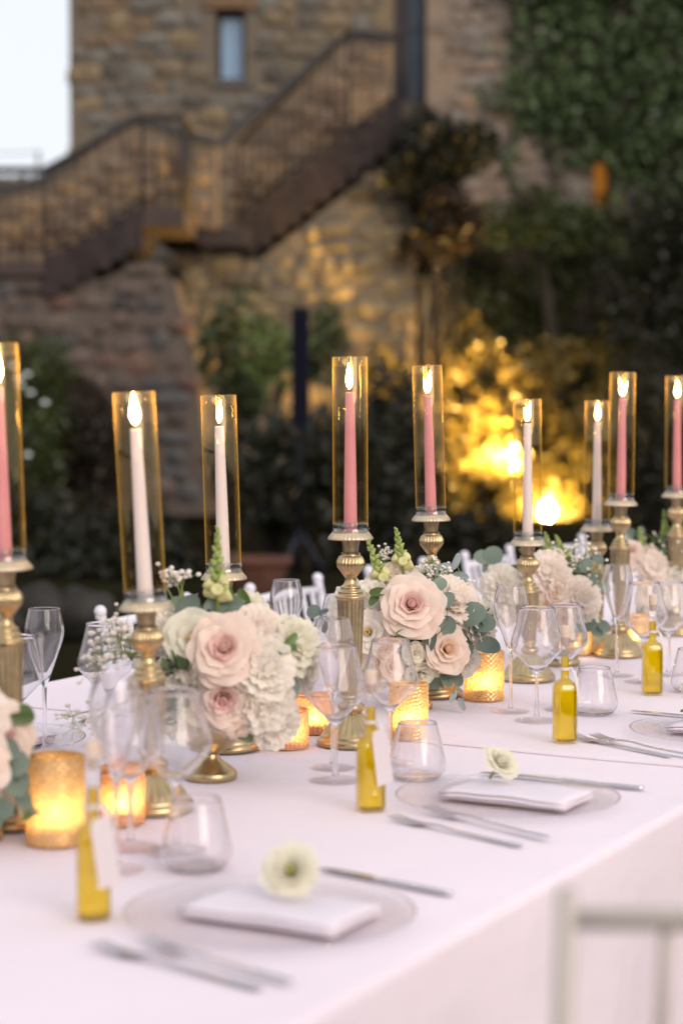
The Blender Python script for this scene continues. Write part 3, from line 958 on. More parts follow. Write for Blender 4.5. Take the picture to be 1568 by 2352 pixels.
# hedge lit by the garden light
hp = dep(1210, 1020, 24.2)
hedge = thing('lit_hedge', 'climbing hedge glowing yellow in the beam of the garden light', 'hedge', (hp.x, 24.2, 0))
def hedge_s(rs, n):
    x = rs.uniform(BX(1010, 24.9) - hp.x, BX(1430, 24.9) - hp.x, n)
    z = rs.uniform(.02, BZ(780, 24.9), n)
    y = rs.uniform(-.45, 1.1, n)
    k = np.sin(x * 5.1 + 1.3) * np.sin(z * 4.3 + .4) + np.sin(x * 9.7) * np.sin(z * 8.1 + 2)
    keep = (k + rs.uniform(-.9, .9, n) > -.25) & (np.hypot(x - .3, z - .35) + (y < 0) * .0 > .16 + (y < .1) * .16 * rs.rand(n)) & ~((y < .0) & (z > .95))
    P = np.stack([x, y, z], 1)
    P[~keep] = P[keep][rs.randint(0, keep.sum(), (~keep).sum())] + rs.normal(size=((~keep).sum(), 3)) * .04
    return P
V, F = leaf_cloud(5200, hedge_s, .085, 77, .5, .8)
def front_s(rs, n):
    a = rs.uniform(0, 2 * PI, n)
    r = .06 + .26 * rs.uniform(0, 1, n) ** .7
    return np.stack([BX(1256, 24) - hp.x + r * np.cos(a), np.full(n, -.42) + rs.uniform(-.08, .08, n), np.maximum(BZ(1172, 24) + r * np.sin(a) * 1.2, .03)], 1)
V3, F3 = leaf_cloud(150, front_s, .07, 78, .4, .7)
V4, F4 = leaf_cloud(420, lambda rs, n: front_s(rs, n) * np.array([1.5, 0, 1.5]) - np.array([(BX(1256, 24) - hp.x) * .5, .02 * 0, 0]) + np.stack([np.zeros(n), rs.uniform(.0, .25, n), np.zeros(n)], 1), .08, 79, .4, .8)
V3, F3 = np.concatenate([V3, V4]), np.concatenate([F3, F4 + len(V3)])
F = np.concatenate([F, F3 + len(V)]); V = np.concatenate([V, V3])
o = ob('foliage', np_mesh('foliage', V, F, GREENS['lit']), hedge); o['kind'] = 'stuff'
ob('stem', MB().tube([(0, .6, 0), (.1, .7, 1), (-.1, .8, 2)], [.05, .04, .02], 6).tube([(-.5, .6, 0), (-.6, .7, .9), (-.5, .8, 1.7)], [.04, .03, .02], 6).me('stem', bark), hedge)

# ivy on the house wall
ivy = thing('wall_ivy', 'thick ivy hanging over the top right of the pale house wall', 'ivy', (BX(1380, YW), YW - .25, 0))
ip = ivy.location
def ivy_s(rs, n):
    out = []
    while len(out) < n:
        px, py = rs.uniform(1090, 1760), rs.uniform(-140, 620)
        edge = 1120 + 60 * math.sin(py * .017) + 30 * math.sin(py * .043 + 1) + max(py - 190, 0) * 1.05 + 10 * rs.normal()
        d = (px - edge) / 170 + .12
        strand = (abs(px - (1178 + 12 * math.sin(py * .03))) < 10 and py < 480 and rs.rand() < .5) or (abs(px - (1262 + 16 * math.sin(py * .02))) < 11 and py < 400 and rs.rand() < .5)
        k = math.sin(px * .055 + 2) * math.sin(py * .06) + .6 * math.sin(px * .021) * math.sin(py * .027 + 1)
        if strand or (d > 0 and rs.rand() < min(1, d * .8 + .08) and k + rs.uniform(-.6, 1.2) > -.25):
            bulge = .05 + .45 * min(1, max(d, 0) * .5) * rs.rand()
            out.append((BX(px, YW) - ip.x, .2 - bulge, BZ(py, YW)))
    return np.array(out)
V, F = leaf_cloud(9000, ivy_s, .12, 5, .7, .85)
o = ob('leaves', np_mesh('leaves', V, F, GREENS['ivy']), ivy); o['kind'] = 'stuff'
mb = MB()
for (xa_, xb_) in ((1330, 1250), (1450, 1400), (1540, 1560)):
    mb.tube([(BX(xa_, YW) - ip.x, .1, 0), (BX((xa_ + xb_) / 2 + 20, YW) - ip.x, .08, 2.5), (BX(xb_, YW) - ip.x, .08, 5.6)], [.05, .035, .015], 6)
ob('stem', mb.me('stem', bark), ivy)

# creeper: one thick mass from the evergreen bush across the wall to the right edge
cr_ = thing('wall_creeper', 'dark tangled creeper covering the lower wall behind the right-hand candles', 'creeper', (BX(1200, YW), YW - .3, 0))
cpos = cr_.location
def creeper_s(rs, n):
    out = []
    while len(out) < n:
        px, py = rs.uniform(850, 1640), rs.uniform(430, 1190)
        top = 470 + 45 * math.sin(px * .013 + 1) + 22 * math.sin(px * .05) - (70 if px > 1380 else 0)
        left = 880 + 35 * math.sin(py * .02) + (70 if 620 < py < 880 else 0)
        if py < top or px < left:
            continue
        k = math.sin(px * .05 + 2) * math.sin(py * .045) + .7 * math.sin(px * .019 + 1) * math.sin(py * .023 + 1)
        if k + rs.uniform(-.8, 1.0) < -.35:
            continue
        out.append((BX(px, YW) - cpos.x, .25 - (.10 + .75 * rs.rand() * (.55 + .45 * math.sin(px * .03) * math.sin(py * .035 + 2))), BZ(py, YW)))
    return np.array(out)
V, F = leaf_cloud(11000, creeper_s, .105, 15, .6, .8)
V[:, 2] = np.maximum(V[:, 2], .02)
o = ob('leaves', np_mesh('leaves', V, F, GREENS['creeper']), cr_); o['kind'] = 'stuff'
mb = MB()
for (xa_, xb_) in ((930, 990), (1080, 1040), (1290, 1350), (1480, 1500)):
    mb.tube([(BX(xa_, YW) - cpos.x, -.1, 0), (BX((xa_ + xb_) / 2 + 15, YW) - cpos.x, -.05, 1.6), (BX(xb_, YW) - cpos.x, .05, 3.4)], [.05, .035, .012], 6)
ob('stem', mb.me('stem', bark), cr_)

# garden light
gl_p = dep(1256, 1172, 24.0)
gl = thing('garden_light', 'glaring round garden light among the leaves of the yellow lit hedge', 'garden light', (gl_p.x, 24.0, 0))
ob('spike', MB().tube([(0, 0, -.25), (0, 0, gl_p.z - .205)], .03, 8).me('spike', iron), gl)
ob('globe', MB().ball((0, 0, gl_p.z - .02), .085, 20, 14, 1.5).me('globe', emit('lit_globe', (1.0, 0.64, 0.18), 950)), gl)
ob('housing', MB().lathe([(.03, gl_p.z - .24), (.08, gl_p.z - .19), (.085, gl_p.z - .15), (.06, gl_p.z - .14)], 16, cap0=True).me('housing', iron), gl)
spl = bpy.data.lights.new('garden_light_beam', 'SPOT')
spl.energy = 5200
spl.color = (1.0, 0.60, 0.16)
spl.spot_size = math.radians(115)
spl.spot_blend = 1.0
spl.shadow_soft_size = .10
spo = bpy.data.objects.new('garden_light_beam', spl)
COL.objects.link(spo)
spo.location = (gl_p.x - .30, 23.9, .62)
spo.rotation_euler = Vector((-1.0, .22, .95)).to_track_quat('-Z', 'Y').to_euler()

# speaker column on a tripod
sy = 15.0
spk_p = dep(690, 835, sy)
spk = thing('column_speaker', 'slim black speaker column standing on a tripod before the stairs', 'speaker', (spk_p.x, sy, 0))
blk = pm('black_plastic', (0.004, 0.004, 0.009), .7, spec=.2)
ob('cabinet', MB().box(-.068, -.07, BZ(985, sy), .068, .07, BZ(706, sy)).me('cabinet', blk, False), spk)
ob('grille', MB().box(-.058, -.076, BZ(975, sy), .058, -.072, BZ(716, sy)).me('grille', pm('speaker_grille', (0.006, 0.006, 0.014), .9, spec=.1), False), spk)
ob('pole', MB().tube([(0, 0, .35), (0, 0, BZ(985, sy))], .018, 8).me('pole', blk), spk)
for a in (100, 220, 340):
    ob('leg', MB().tube([(0, 0, .42), (.24 * math.cos(math.radians(a)), .24 * math.sin(math.radians(a)), .02)], .013, 6).me('leg', pm('blue_black_tube', (0.006, 0.007, 0.022), .4)), spk)

# terracotta pot and rocks
pt = dep(590, 1350, 13.5)
pot = thing('terracotta_pot', 'wide terracotta garden pot in the dark behind the table', 'pot', (pt.x, 13.5, 0))
terra = pm('terracotta', (0.11, 0.04, 0.022), .85, col2=(0.08, 0.03, 0.017), nscale=9)
ob('body', MB().lathe(smooth_prof([(.12, 0), (.17, .08), (.21, .2), (.225, .26)]), 28, cap0=True).me('body', terra), pot)
ob('rim', MB().lathe([(.225, .26), (.25, .262), (.25, .31), (.215, .31), (.21, .25)], 28).me('rim', terra), pot)
ob('soil', MB().lathe([(.0001, .262), (.208, .258)], 20).me('soil', g_soil), pot)
rockm = pm('grey_rock', (0.025, 0.023, 0.02), .95, col2=(0.05, 0.046, 0.04), nscale=5, bump=.6, bscale=16, spec=.1)
for i, (px, py, r, lab) in enumerate(((95, 1412, .22, 'grey rock at the far left behind the far chairs'), (195, 1412, .20, 'paler upright grey rock beside the candlestick'), (35, 1440, .22, 'small brownish rock at the left picture edge'))):
    c = dep(px, py, 11.2)
    rr = np.random.RandomState(i)
    b_ = MB().ball((0, 0, 0), r, 14, 10, .8)
    rnv = [(x * (1 + .16 * math.sin(5 * x / r + i) * math.cos(4 * z / r)), y * (1 + .14 * math.sin(6 * z / r + i)), max(z * (1 + .15 * math.cos(5 * x / r + 2 * i)), -c.z)) for x, y, z in b_.V]
    ro = ob('garden_rock', mesh('garden_rock', rnv, b_.F, rockm), None, (c.x, 11.2, max(c.z, r * .55)))
    tag(ro, lab, 'rock', 'rocks behind the table')

# ------------------------------------------------------------------ table linen
V_N, V_F = -0.895, -2.50
def cloth(name, label, u0, u1, ztop, drop=0.03, lift=0.0, end0=False, end1=False):
    prof = []
    r = .014
    nz = 9
    for i in range(nz):
        prof.append((V_N + .022 - .010 * i / nz + (.004 if lift else 0) * (1 - i / nz), drop + (ztop - r - drop) * i / nz, 1 - i / nz))
    for a in (0, 22, 45, 68, 90):
        t = math.radians(a)
        prof.append((V_N + .010 - r + r * math.cos(t), ztop - r + r * math.sin(t), 0))
    for i in range(1, 14):
        prof.append((V_N - .004 + (V_F - V_N + .008) * i / 14, ztop, 0))
    for a in (90, 68, 45, 22, 0):
        t = math.radians(a)
        prof.append((V_F - .010 + r - r * math.cos(t), ztop - r + r * math.sin(t), 0))
    for i in range(nz - 1, -1, -1):
        prof.append((V_F - .010 + .20 * (1 - i / nz), drop + (ztop - r - drop) * i / nz, 1 - i / nz))
    n = int((u1 - u0) / .03)
    o = T(u0, 0, 0)
    V, F = [], []
    k = len(prof)
    for j in range(n + 1):
        u = u0 + (u1 - u0) * j / n
        f = max(0, min(1, (u0 + .10 - u) / .10)) ** 2 if lift else 0
        for (v, z, h) in prof:
            side = 1 if v > -1.5 else -1
            w = h ** 1.5 * (.030 * math.sin(u * 9.3 + .7 + math.sin(u * 2)) + .016 * math.sin(u * 21 + 2) + .024 * math.sin(u * 4.1)) + h * .012
            zz = z + (lift * f if h == 0 else 0)
            if h == 0 and z == ztop:
                zz += .0006 * math.sin(u * 3.3 + v * 5) - .0006
            hem = .004 * math.sin(v * 7) + .003 * math.sin(v * 17) if lift and j == 0 else 0
            V.append((u - u0 + hem, -(v + side * w), zz))
    for j in range(n):
        for i in range(k - 1):
            a = j * k + i
            F.append((a, a + 1, a + k + 1, a + k))
    if lift:
        base = len(V)
        for i, (v, z, h) in enumerate(prof):
            p_ = V[i]
            V.append((p_[0] + .0004, p_[1], p_[2] - .0016))
        for i in range(k - 1):
            F.append((i, base + i, base + i + 1, i + 1))
    for flag, j, du in ((end0, 0, -.02), (end1, n, .02)):
        if flag:
            base = len(V)
            for (v, z, h) in prof:
                V.append((V[j * k][0] + du, -v, min(z, drop)))
            for i in range(k - 1):
                q = (j * k + i, base + i, base + i + 1, j * k + i + 1)
                F.append(q if j else tuple(reversed(q)))
    o_ = ob(name, mesh(name, V, F, M['cloth']), None, o, (0, 0, TROT))
    tag(o_, label, 'tablecloth', 'table linen')
    return o_
SEAM = 2.985
cloth('tablecloth', 'near white-pink tablecloth under the two closest plates', .35, SEAM + .25, TOP, end0=True)
cloth('tablecloth', 'farther tablecloth whose hem line crosses the table before the sharp oil bottle', SEAM, 8.2, TOP + .0007, drop=.026, lift=.0016, end1=True)

# ------------------------------------------------------------------ candlesticks, candles, glass tubes
def stick_parts(short):
    d = -.066 if short else 0.0
    base = smooth_prof([(.052, 0), (.0585, .002), (.0595, .008), (.057, .013), (.054, .015), (.0535, .018, .0)], 3) + \
        smooth_prof([(.050, .021, .0), (.044, .029, .0042), (.034, .040, .0042), (.024, .050, .0028), (.017, .058, .0)], 3)
    knob = smooth_prof([(.0165, .057), (.022, .061), (.0235, .066), (.022, .071), (.0150, .075), (.0145, .080), (.0185, .083), (.0185, .0865), (.015, .089)], 3)
    sh = smooth_prof([(.0150, .089), (.0165, .093, .0016), (.0185, .14, .0022), (.0212, .21 + d, .0022), (.0232, .250 + d, .0016), (.0236, .2535 + d)], 4)
    col = smooth_prof([(.0245, .254 + d), (.0262, .2565 + d), (.0262, .260 + d), (.0215, .2635 + d), (.0218, .268 + d), (.0175, .2715 + d), (.0178, .276 + d), (.0122, .2805 + d), (.0102, .2875 + d), (.0108, .293 + d), (.0150, .2985 + d)], 3) + \
        smooth_prof([(.0185, .3045 + d, .0024), (.0228, .312 + d, .0038), (.0230, .3195 + d, .0038), (.0195, .3275 + d, .0026), (.0165, .3305 + d), (.0168, .3345 + d)], 3)
    cup = smooth_prof([(.0125, .334 + d), (.0133, .337 + d), (.0142, .346 + d), (.0163, .356 + d), (.018, .3585 + d)], 3)
    tray = smooth_prof([(.018, .3582 + d), (.034, .3575 + d, .0), (.0385, .3585 + d, .0026), (.0372, .3625 + d, .0030), (.0335, .3675 + d, .0022), (.0310, .3705 + d), (.0300, .3712 + d), (.0001, .3712 + d)], 3)
    g = M['gold'] if not short else M['gold']
    return [('base', MB().lathe(base, 120, 24, cap0=True).me('base', g)),
            ('knob', MB().lathe(knob, 40).me('knob', g)),
            ('shaft', MB().lathe(sh, 112, 16).me('shaft', M['gold_matte'])),
            ('collar', MB().lathe(col, 96, 24).me('collar', g)),
            ('cup', MB().lathe(cup, 40).me('cup', M['gold_matte'])),
            ('drip_tray', MB().lathe(tray, 112, 36).me('drip_tray', M['champagne']))], .3714 + d
TALL, SHORT = stick_parts(False), stick_parts(True)

def candle_me(h, mat):
    prof = smooth_prof([(.0112, .0), (.0114, .004), (.0105, h * .35), (.0090, h * .75), (.0078, h - .003), (.0070, h - .0005)], 4) + [(.0045, h - .0022), (.0001, h - .003)]
    return MB().lathe(prof, 28, cap0=True).me('wax', mat)
PINK, IVORY = candle_me(.238, M['pink_wax']), candle_me(.246, M['ivory_wax'])
WICK = MB().tube([(0, 0, -.004), (.0003, 0, .005), (.0016, 0, .010)], .0008, 6).me('wick', M['wick'])
def flame_me(h, w, bend, name='flame', mat=None):
    prof = smooth_prof([(.0002, 0), (w * .62, h * .10), (w, h * .28), (w * .86, h * .50), (w * .48, h * .76), (w * .16, h * .93), (.0001, h)], 4)
    b_ = MB().lathe(prof, 16)
    b_.V = [(x + bend * (z / h) ** 1.6 * h, y, z) for x, y, z in b_.V]
    return b_.me(name, mat or M['flame'])
TUBE = MB().lathe([(.0302, .012), (.0302, .10), (.0302, .20), (.0302, .2995), (.0297, .3003), (.0290, .2995), (.0290, .285)], 72).me('tube', M['tube'])
RING = MB().lathe(smooth_prof([(.0130, .0002), (.0300, .0002), (.0306, .001), (.0306, .0135), (.0298, .0150), (.0135, .0150), (.0130, .0142), (.0130, .0002)], 2), 64).me('base_ring', M['acrylic'])

def candle_set(px, py, tall, dleft, flames, lab_s, lab_c, lab_t, hscale=1.0):
    """px, py: where the base stands; dleft: lean to the left in degrees"""
    p = at(px, py)
    Mx = Matrix.Translation(p) @ Matrix.Rotation(math.radians(-dleft), 4, 'Y') @ Matrix.Diagonal((1, 1, hscale, 1))
    parts, top = TALL if tall else SHORT
    Mr = Matrix.Translation(p) @ Matrix.Rotation(math.radians(-dleft * .6), 4, 'Y')
    s = thing('candlestick', lab_s, 'candlestick', mat=Matrix.Translation((0, 0, .0004)) @ Mr, group='gold candlesticks along the table')
    for n_, me in parts:
        ob(n_, me, s, sc=(1, 1, 1))
    foot = Mr @ Vector((0, 0, top + .0006))
    Mt = Matrix.Translation(foot) @ Matrix.Rotation(math.radians(-dleft), 4, 'Y')
    c = thing('taper_candle', lab_c, 'candle', mat=Mt, group='lit taper candles')
    ob('wax', PINK if tall else IVORY, c)
    h = .238 if tall else .246
    ob('wick', WICK, c, (0, 0, h))
    for (fh, fw, bend, fx) in flames:
        fh, fw = fh * 1.12, fw * 1.15
        ob('flame', flame_me(fh, fw, bend), c, (fx, 0, h + .007))
    t = thing('glass_tube', lab_t, 'glass tube', mat=Matrix.Translation(foot) @ Matrix.Rotation(math.radians(-dleft), 4, 'Y'), group='glass tubes over the candles')
    ob('tube', TUBE, t)
    ob('base_ring', RING, t)

F1 = (.046, .0066, 0, 0)
candle_set(25, 1895, True, 1.6, [F1], 'tall gold candlestick cut by the left picture edge', 'pink taper candle cut by the left picture edge', 'glass tube cut by the left picture edge')
candle_set(352, 1862, False, 3.0, [(.043, .0068, -.02, 0)], 'short gold candlestick left of the nearest white and pink bouquet', 'ivory taper candle with the fullest flame, second from the left', 'glass tube round the second candle from the left')
candle_set(522, 1722, False, 1.6, [(.036, .0042, .10, 0)], 'short gold candlestick behind the nearest bouquet, only tray and foot showing', 'ivory taper candle rising behind the green snapdragon', 'glass tube rising behind the green snapdragon')
candle_set(806, 1712, True, .25, [(.040, .0052, -.04, -.001)], 'tall fluted gold candlestick in the middle of the picture', 'pink taper candle in the tallest-looking middle tube', 'sharp glass tube in the middle of the picture')
candle_set(996, 1600, True, 1.7, [(.041, .0046, .14, .001), (.028, .0030, -.12, -.003)], 'tall gold candlestick behind the big blush rose', 'pink taper candle with a forked flame behind the big rose', 'glass tube leaning left above the big blush rose')
candle_set(1212, 1563, False, .55, [(.038, .0042, .12, .001), (.026, .0026, -.16, -.002)], 'short gold candlestick behind the group of sharp wine glasses', 'ivory taper candle left of the glaring garden light', 'glass tube left of the glaring garden light')
candle_set(1368, 1497, False, .0, [(.040, .0058, .03, 0)], 'short gold candlestick partly hidden by the farther bouquet', 'ivory taper candle right of the glaring garden light', 'glass tube right of the glaring garden light')
candle_set(1421, 1508, True, -.45, [(.038, .0048, -.18, -.001), (.03, .0032, .22, .003)], 'tall gold candlestick right of the farther bouquet', 'mauve-pink taper candle with a V-shaped flame', 'taller glass tube of the pair on the right')
candle_set(1552, 1458, True, .25, [(.040, .0060, 0, 0)], 'gold candlestick at the right picture edge, farthest of the row', 'pink taper candle at the right picture edge', 'glass tube at the right picture edge')

# ------------------------------------------------------------------ votive glasses with tea lights
def votive_me(r, h, kind):
    seg, rows = (96, 44)
    V, F = [], []
    for i in range(rows + 1):
        z = .002 + (h - .002) * i / rows
        for k in range(seg):
            t = 2 * PI * k / seg
            if kind == 'hobnail':
                b_ = .0034 * abs(math.sin(11 * t + PI * z / .0095)) * abs(math.sin(11 * t - PI * z / .0095))
                top = .0015 * abs(math.sin(14 * t)) if i > rows - 4 else 0
            elif kind == 'rib':
                b_ = .0026 * abs(math.sin(16 * t)) * (1 if i < rows - 3 else .3); top = 0
            else:
                b_ = .0017 * (math.sin(17 * t + 60 * z) * math.sin(90 * z / .01 * .11 + 3 * math.sin(5 * t)) + math.sin(31 * t - 3 * z / .01) * .7); top = 0
            rr = r + b_
            V.append((rr * math.cos(t), rr * math.sin(t), z + top))
    for i in range(rows):
        for k in range(seg):
            k2 = (k + 1) % seg
            F.append((i * seg + k, i * seg + k2, (i + 1) * seg + k2, (i + 1) * seg + k))
    F.append(tuple(reversed(range(seg))))
    return V, F
VCACHE = {}
def votive(px, py, r, h, kind, mat, label, lab_t, lit=1.0):
    key = (r, h, kind, mat)
    if key not in VCACHE:
        V, F = votive_me(r, h, kind)
        VCACHE[key] = (mesh('glass', V, F, M[mat]),
                       MB().lathe([(r - .001, h - .003), (r + .0012, h - .001), (r + .0012, h + .0012), (r - .001, h + .0022), (r - .0022, h)], 72).me('rim', M[mat]))
    v = thing('votive_glass', label, 'votive holder', at(px, py), group='gold votive glasses')
    ob('glass', VCACHE[key][0], v)
    ob('rim', VCACHE[key][1], v)
    t = thing('tea_light', lab_t, 'tea light', at(px, py, TOP + .003), group='tea lights in the votives')
    wh = h * .26
    ob('wax', TEA[0], t, sc=(r / .037 * .62, r / .037 * .62, wh))
    ob('flame', TEA[1], t, (0, 0, wh + .002), (0, 0, R.uniform(0, 6)), (lit, lit, lit))
TEA = (MB().lathe([(.024, .0), (.0245, .02), (.0245, .96), (.023, 1.0), (.010, .985), (.0001, .97)], 24, cap0=True).me('wax', M['tea_wax']),
       flame_me(.024, .0056, .05, 'flame', M['tea_flame']))
votive(128, 1938, .037, .118, 'hobnail', 'votive', 'largest amber hobnail votive glass, left beside the first oil bottle', 'tea light glowing in the largest left votive')
votive(282, 1893, .030, .080, 'rough', 'votive_rose', 'small rose-gold votive seen through the nearest champagne flute', 'tea light behind the nearest champagne flute')
votive(657, 1718, .037, .066, 'rib', 'votive_rose', 'low ribbed rose-gold votive below the nearest bouquet', 'tea light in the low ribbed votive')
votive(722, 1684, .033, .070, 'rib', 'votive_rose', 'ribbed votive just behind the low one, left of the middle candlestick', 'tea light in the rear ribbed votive')
votive(938, 1697, .034, .098, 'rough', 'votive', 'crackled gold votive beneath the big rose bouquet', 'tea light in the crackled votive')
votive(1111, 1608, .038, .098, 'hobnail', 'votive', 'sharp amber hobnail votive right of the rose bouquet', 'tea light in the sharp hobnail votive')
votive(1462, 1489, .031, .082, 'rib', 'votive', 'amber votive glowing behind the farthest oil bottle', 'tea light behind the farthest oil bottle')
votive(1330, 1505, .028, .060, 'rough', 'votive', 'small amber votive seen beside the sharp wine glasses', 'tea light beside the sharp wine glasses')

# ------------------------------------------------------------------ glasses
def shell(outer, th, base):
    """close a bowl outline with an inner wall of thickness th; base = height of the inside bottom"""
    inner = []
    for (r, z, *_) in reversed(outer):
        if z < base + .001:
            break
        inner.append((max(r - th * (1.0 + .5 * max(0, 1 - (z - base) / .03)), .0006), z))
    return list(outer) + [(outer[-1][0] - th * .5, outer[-1][1] + th * .5)] + inner + [(.0002, base)]
def wine_parts(h, rb, rr, zb, zv, rf, stem=.0038):
    bowl = smooth_prof([(.0042, zv), (.0075, zv + .003), (rb * .60, zv + (zb - zv) * .52), (rb * .93, zb - .006), (rb, zb + .004), (rb * .97, zb + .016), (rr + (rb - rr) * .45, zb + (h - zb) * .55), (rr, h - .0008)], 5)
    bowl = [(.0002, zv - .0005)] + shell(bowl, .0011, zv + .007)
    st = smooth_prof([(.0085, .0052), (.0052, .012), (stem, .03), (stem - .0004, zv * .6), (stem, zv - .010), (.0042, zv - .0012), (.0004, zv - .0008)], 4)
    ft = smooth_prof([(rf, .0008), (rf, .0018), (rf * .8, .0026), (rf * .4, .0038), (.0085, .0054)], 4)
    ft = [(rf * .98, .0002)] + ft
    return [('bowl', MB().lathe(bowl, 64).me('bowl', M['bowl_glass'])), ('stem', MB().lathe(st, 20).me('stem', M['glass_solid'])), ('foot', MB().lathe(ft, 56, cap0=True).me('foot', M['glass_foot']))]
def flute_parts():
    bowl = smooth_prof([(.0040, .112), (.0062, .118), (.0165, .148), (.0285, .182), (.0335, .203), (.0325, .218), (.0280, .2385), (.0268, .2442)], 5)
    bowl = [(.0002, .1115)] + shell(bowl, .0011, .122)
    st = smooth_prof([(.0080, .0050), (.0048, .012), (.0035, .03), (.0032, .08), (.0038, .106), (.0040, .1105), (.0004, .1110)], 4)
    ft = [(.0355, .0002)] + smooth_prof([(.0365, .0008), (.0365, .0018), (.029, .0026), (.015, .0038), (.008, .0052)], 4)
    return [('bowl', MB().lathe(bowl, 64).me('bowl', M['bowl_glass'])), ('stem', MB().lathe(st, 20).me('stem', M['glass_solid'])), ('foot', MB().lathe(ft, 56, cap0=True).me('foot', M['glass_foot']))]
WINE = wine_parts(.214, .0490, .0330, .1385, .088, .0415)
WINE2 = wine_parts(.206, .0455, .0310, .1330, .088, .0390)
FLUTE = flute_parts()
TUMB = smooth_prof([(.0290, .0006), (.0360, .0035), (.0432, .013), (.0450, .022), (.0430, .036), (.0365, .066), (.0305, .0895)], 5)
TUMB = [(.0002, .0006)] + shell(TUMB, .0012, .0055)
TUMBLER = [('bowl', MB().lathe(TUMB, 64).me('bowl', M['bowl_glass']))]
def glass(kind, pos, label, name, cat, group):
    g = thing(name, label, cat, pos + Vector((0, 0, .0006)), (0, 0, R.uniform(0, 6)), group)
    for n_, me in kind:
        ob(n_, me, g)
GG = 'glasses set out beside the plates'
def flute(pos, label): glass(FLUTE, pos, label, 'champagne_flute', 'champagne flute', GG)
def wine(pos, label, k=WINE): glass(k, pos, label, 'wine_glass', 'wine glass', GG)
def tumbler(pos, label): glass(TUMBLER, pos, label, 'water_tumbler', 'water glass', GG)
flute(at(268, 2000), 'blurred champagne flute in front of the small rose-gold votive')
wine(at(300, 1948), 'blurred wine glass right behind the nearest oil bottle', WINE2)
wine(at(402, 1958), 'blurred wine glass in front of the leftmost gold urn')
tumbler(at(452, 1998), 'nearest stemless water glass, behind the first plate')
flute(at(764, 1766), 'champagne flute in front of the middle candlestick')
wine(at(770, 1795), 'wine glass standing left of the second oil bottle')
wine(at(896, 1757), 'wine glass before the crackled votive, behind the second oil bottle', WINE2)
tumbler(at(958, 1790), 'stemless water glass right of the second oil bottle')
flute(at(1172, 1636), 'sharp champagne flute right of the hobnail votive')
wine(at(1232, 1657), 'sharpest wine glass, in front of its group right of the flute')
wine(at(1295, 1632), 'wine glass behind the cork of the third oil bottle', WINE2)
tumbler(at(1364, 1641), 'stemless water glass right of the third oil bottle')
flute(at(1416, 1553), 'champagne flute in front of the far tall candlestick')
wine(at(1478, 1568), 'wine glass behind the farthest oil bottle')
wine(at(1535, 1552), 'wine glass at the right edge beyond the farthest oil bottle', WINE2)
tumbler(at(1590, 1590), 'water glass cut by the right picture edge')
# far side of the table
flute(T(2.60, -1.985), 'tall flute at the left, on the far side beside the left candlestick')
wine(T(2.70, -1.930), 'wine glass at the left, on the far side beside the flute')
wine(T(2.53, -1.99), 'wine glass on the far side mostly hidden by the left candlestick', WINE2)
flute(T(3.28, -1.905), 'champagne flute on the far side between the bouquets')
wine(T(3.20, -1.95), 'wine glass on the far side left of the flute between the bouquets')
wine(T(3.09, -1.93), 'wine glass on the far side just above the nearest bouquet', WINE2)
wine(T(3.42, -1.86), 'wine glass on the far side behind the middle candlestick', WINE2)
wine(T(5.05, -1.42), 'far wine glass at the right edge behind the others')

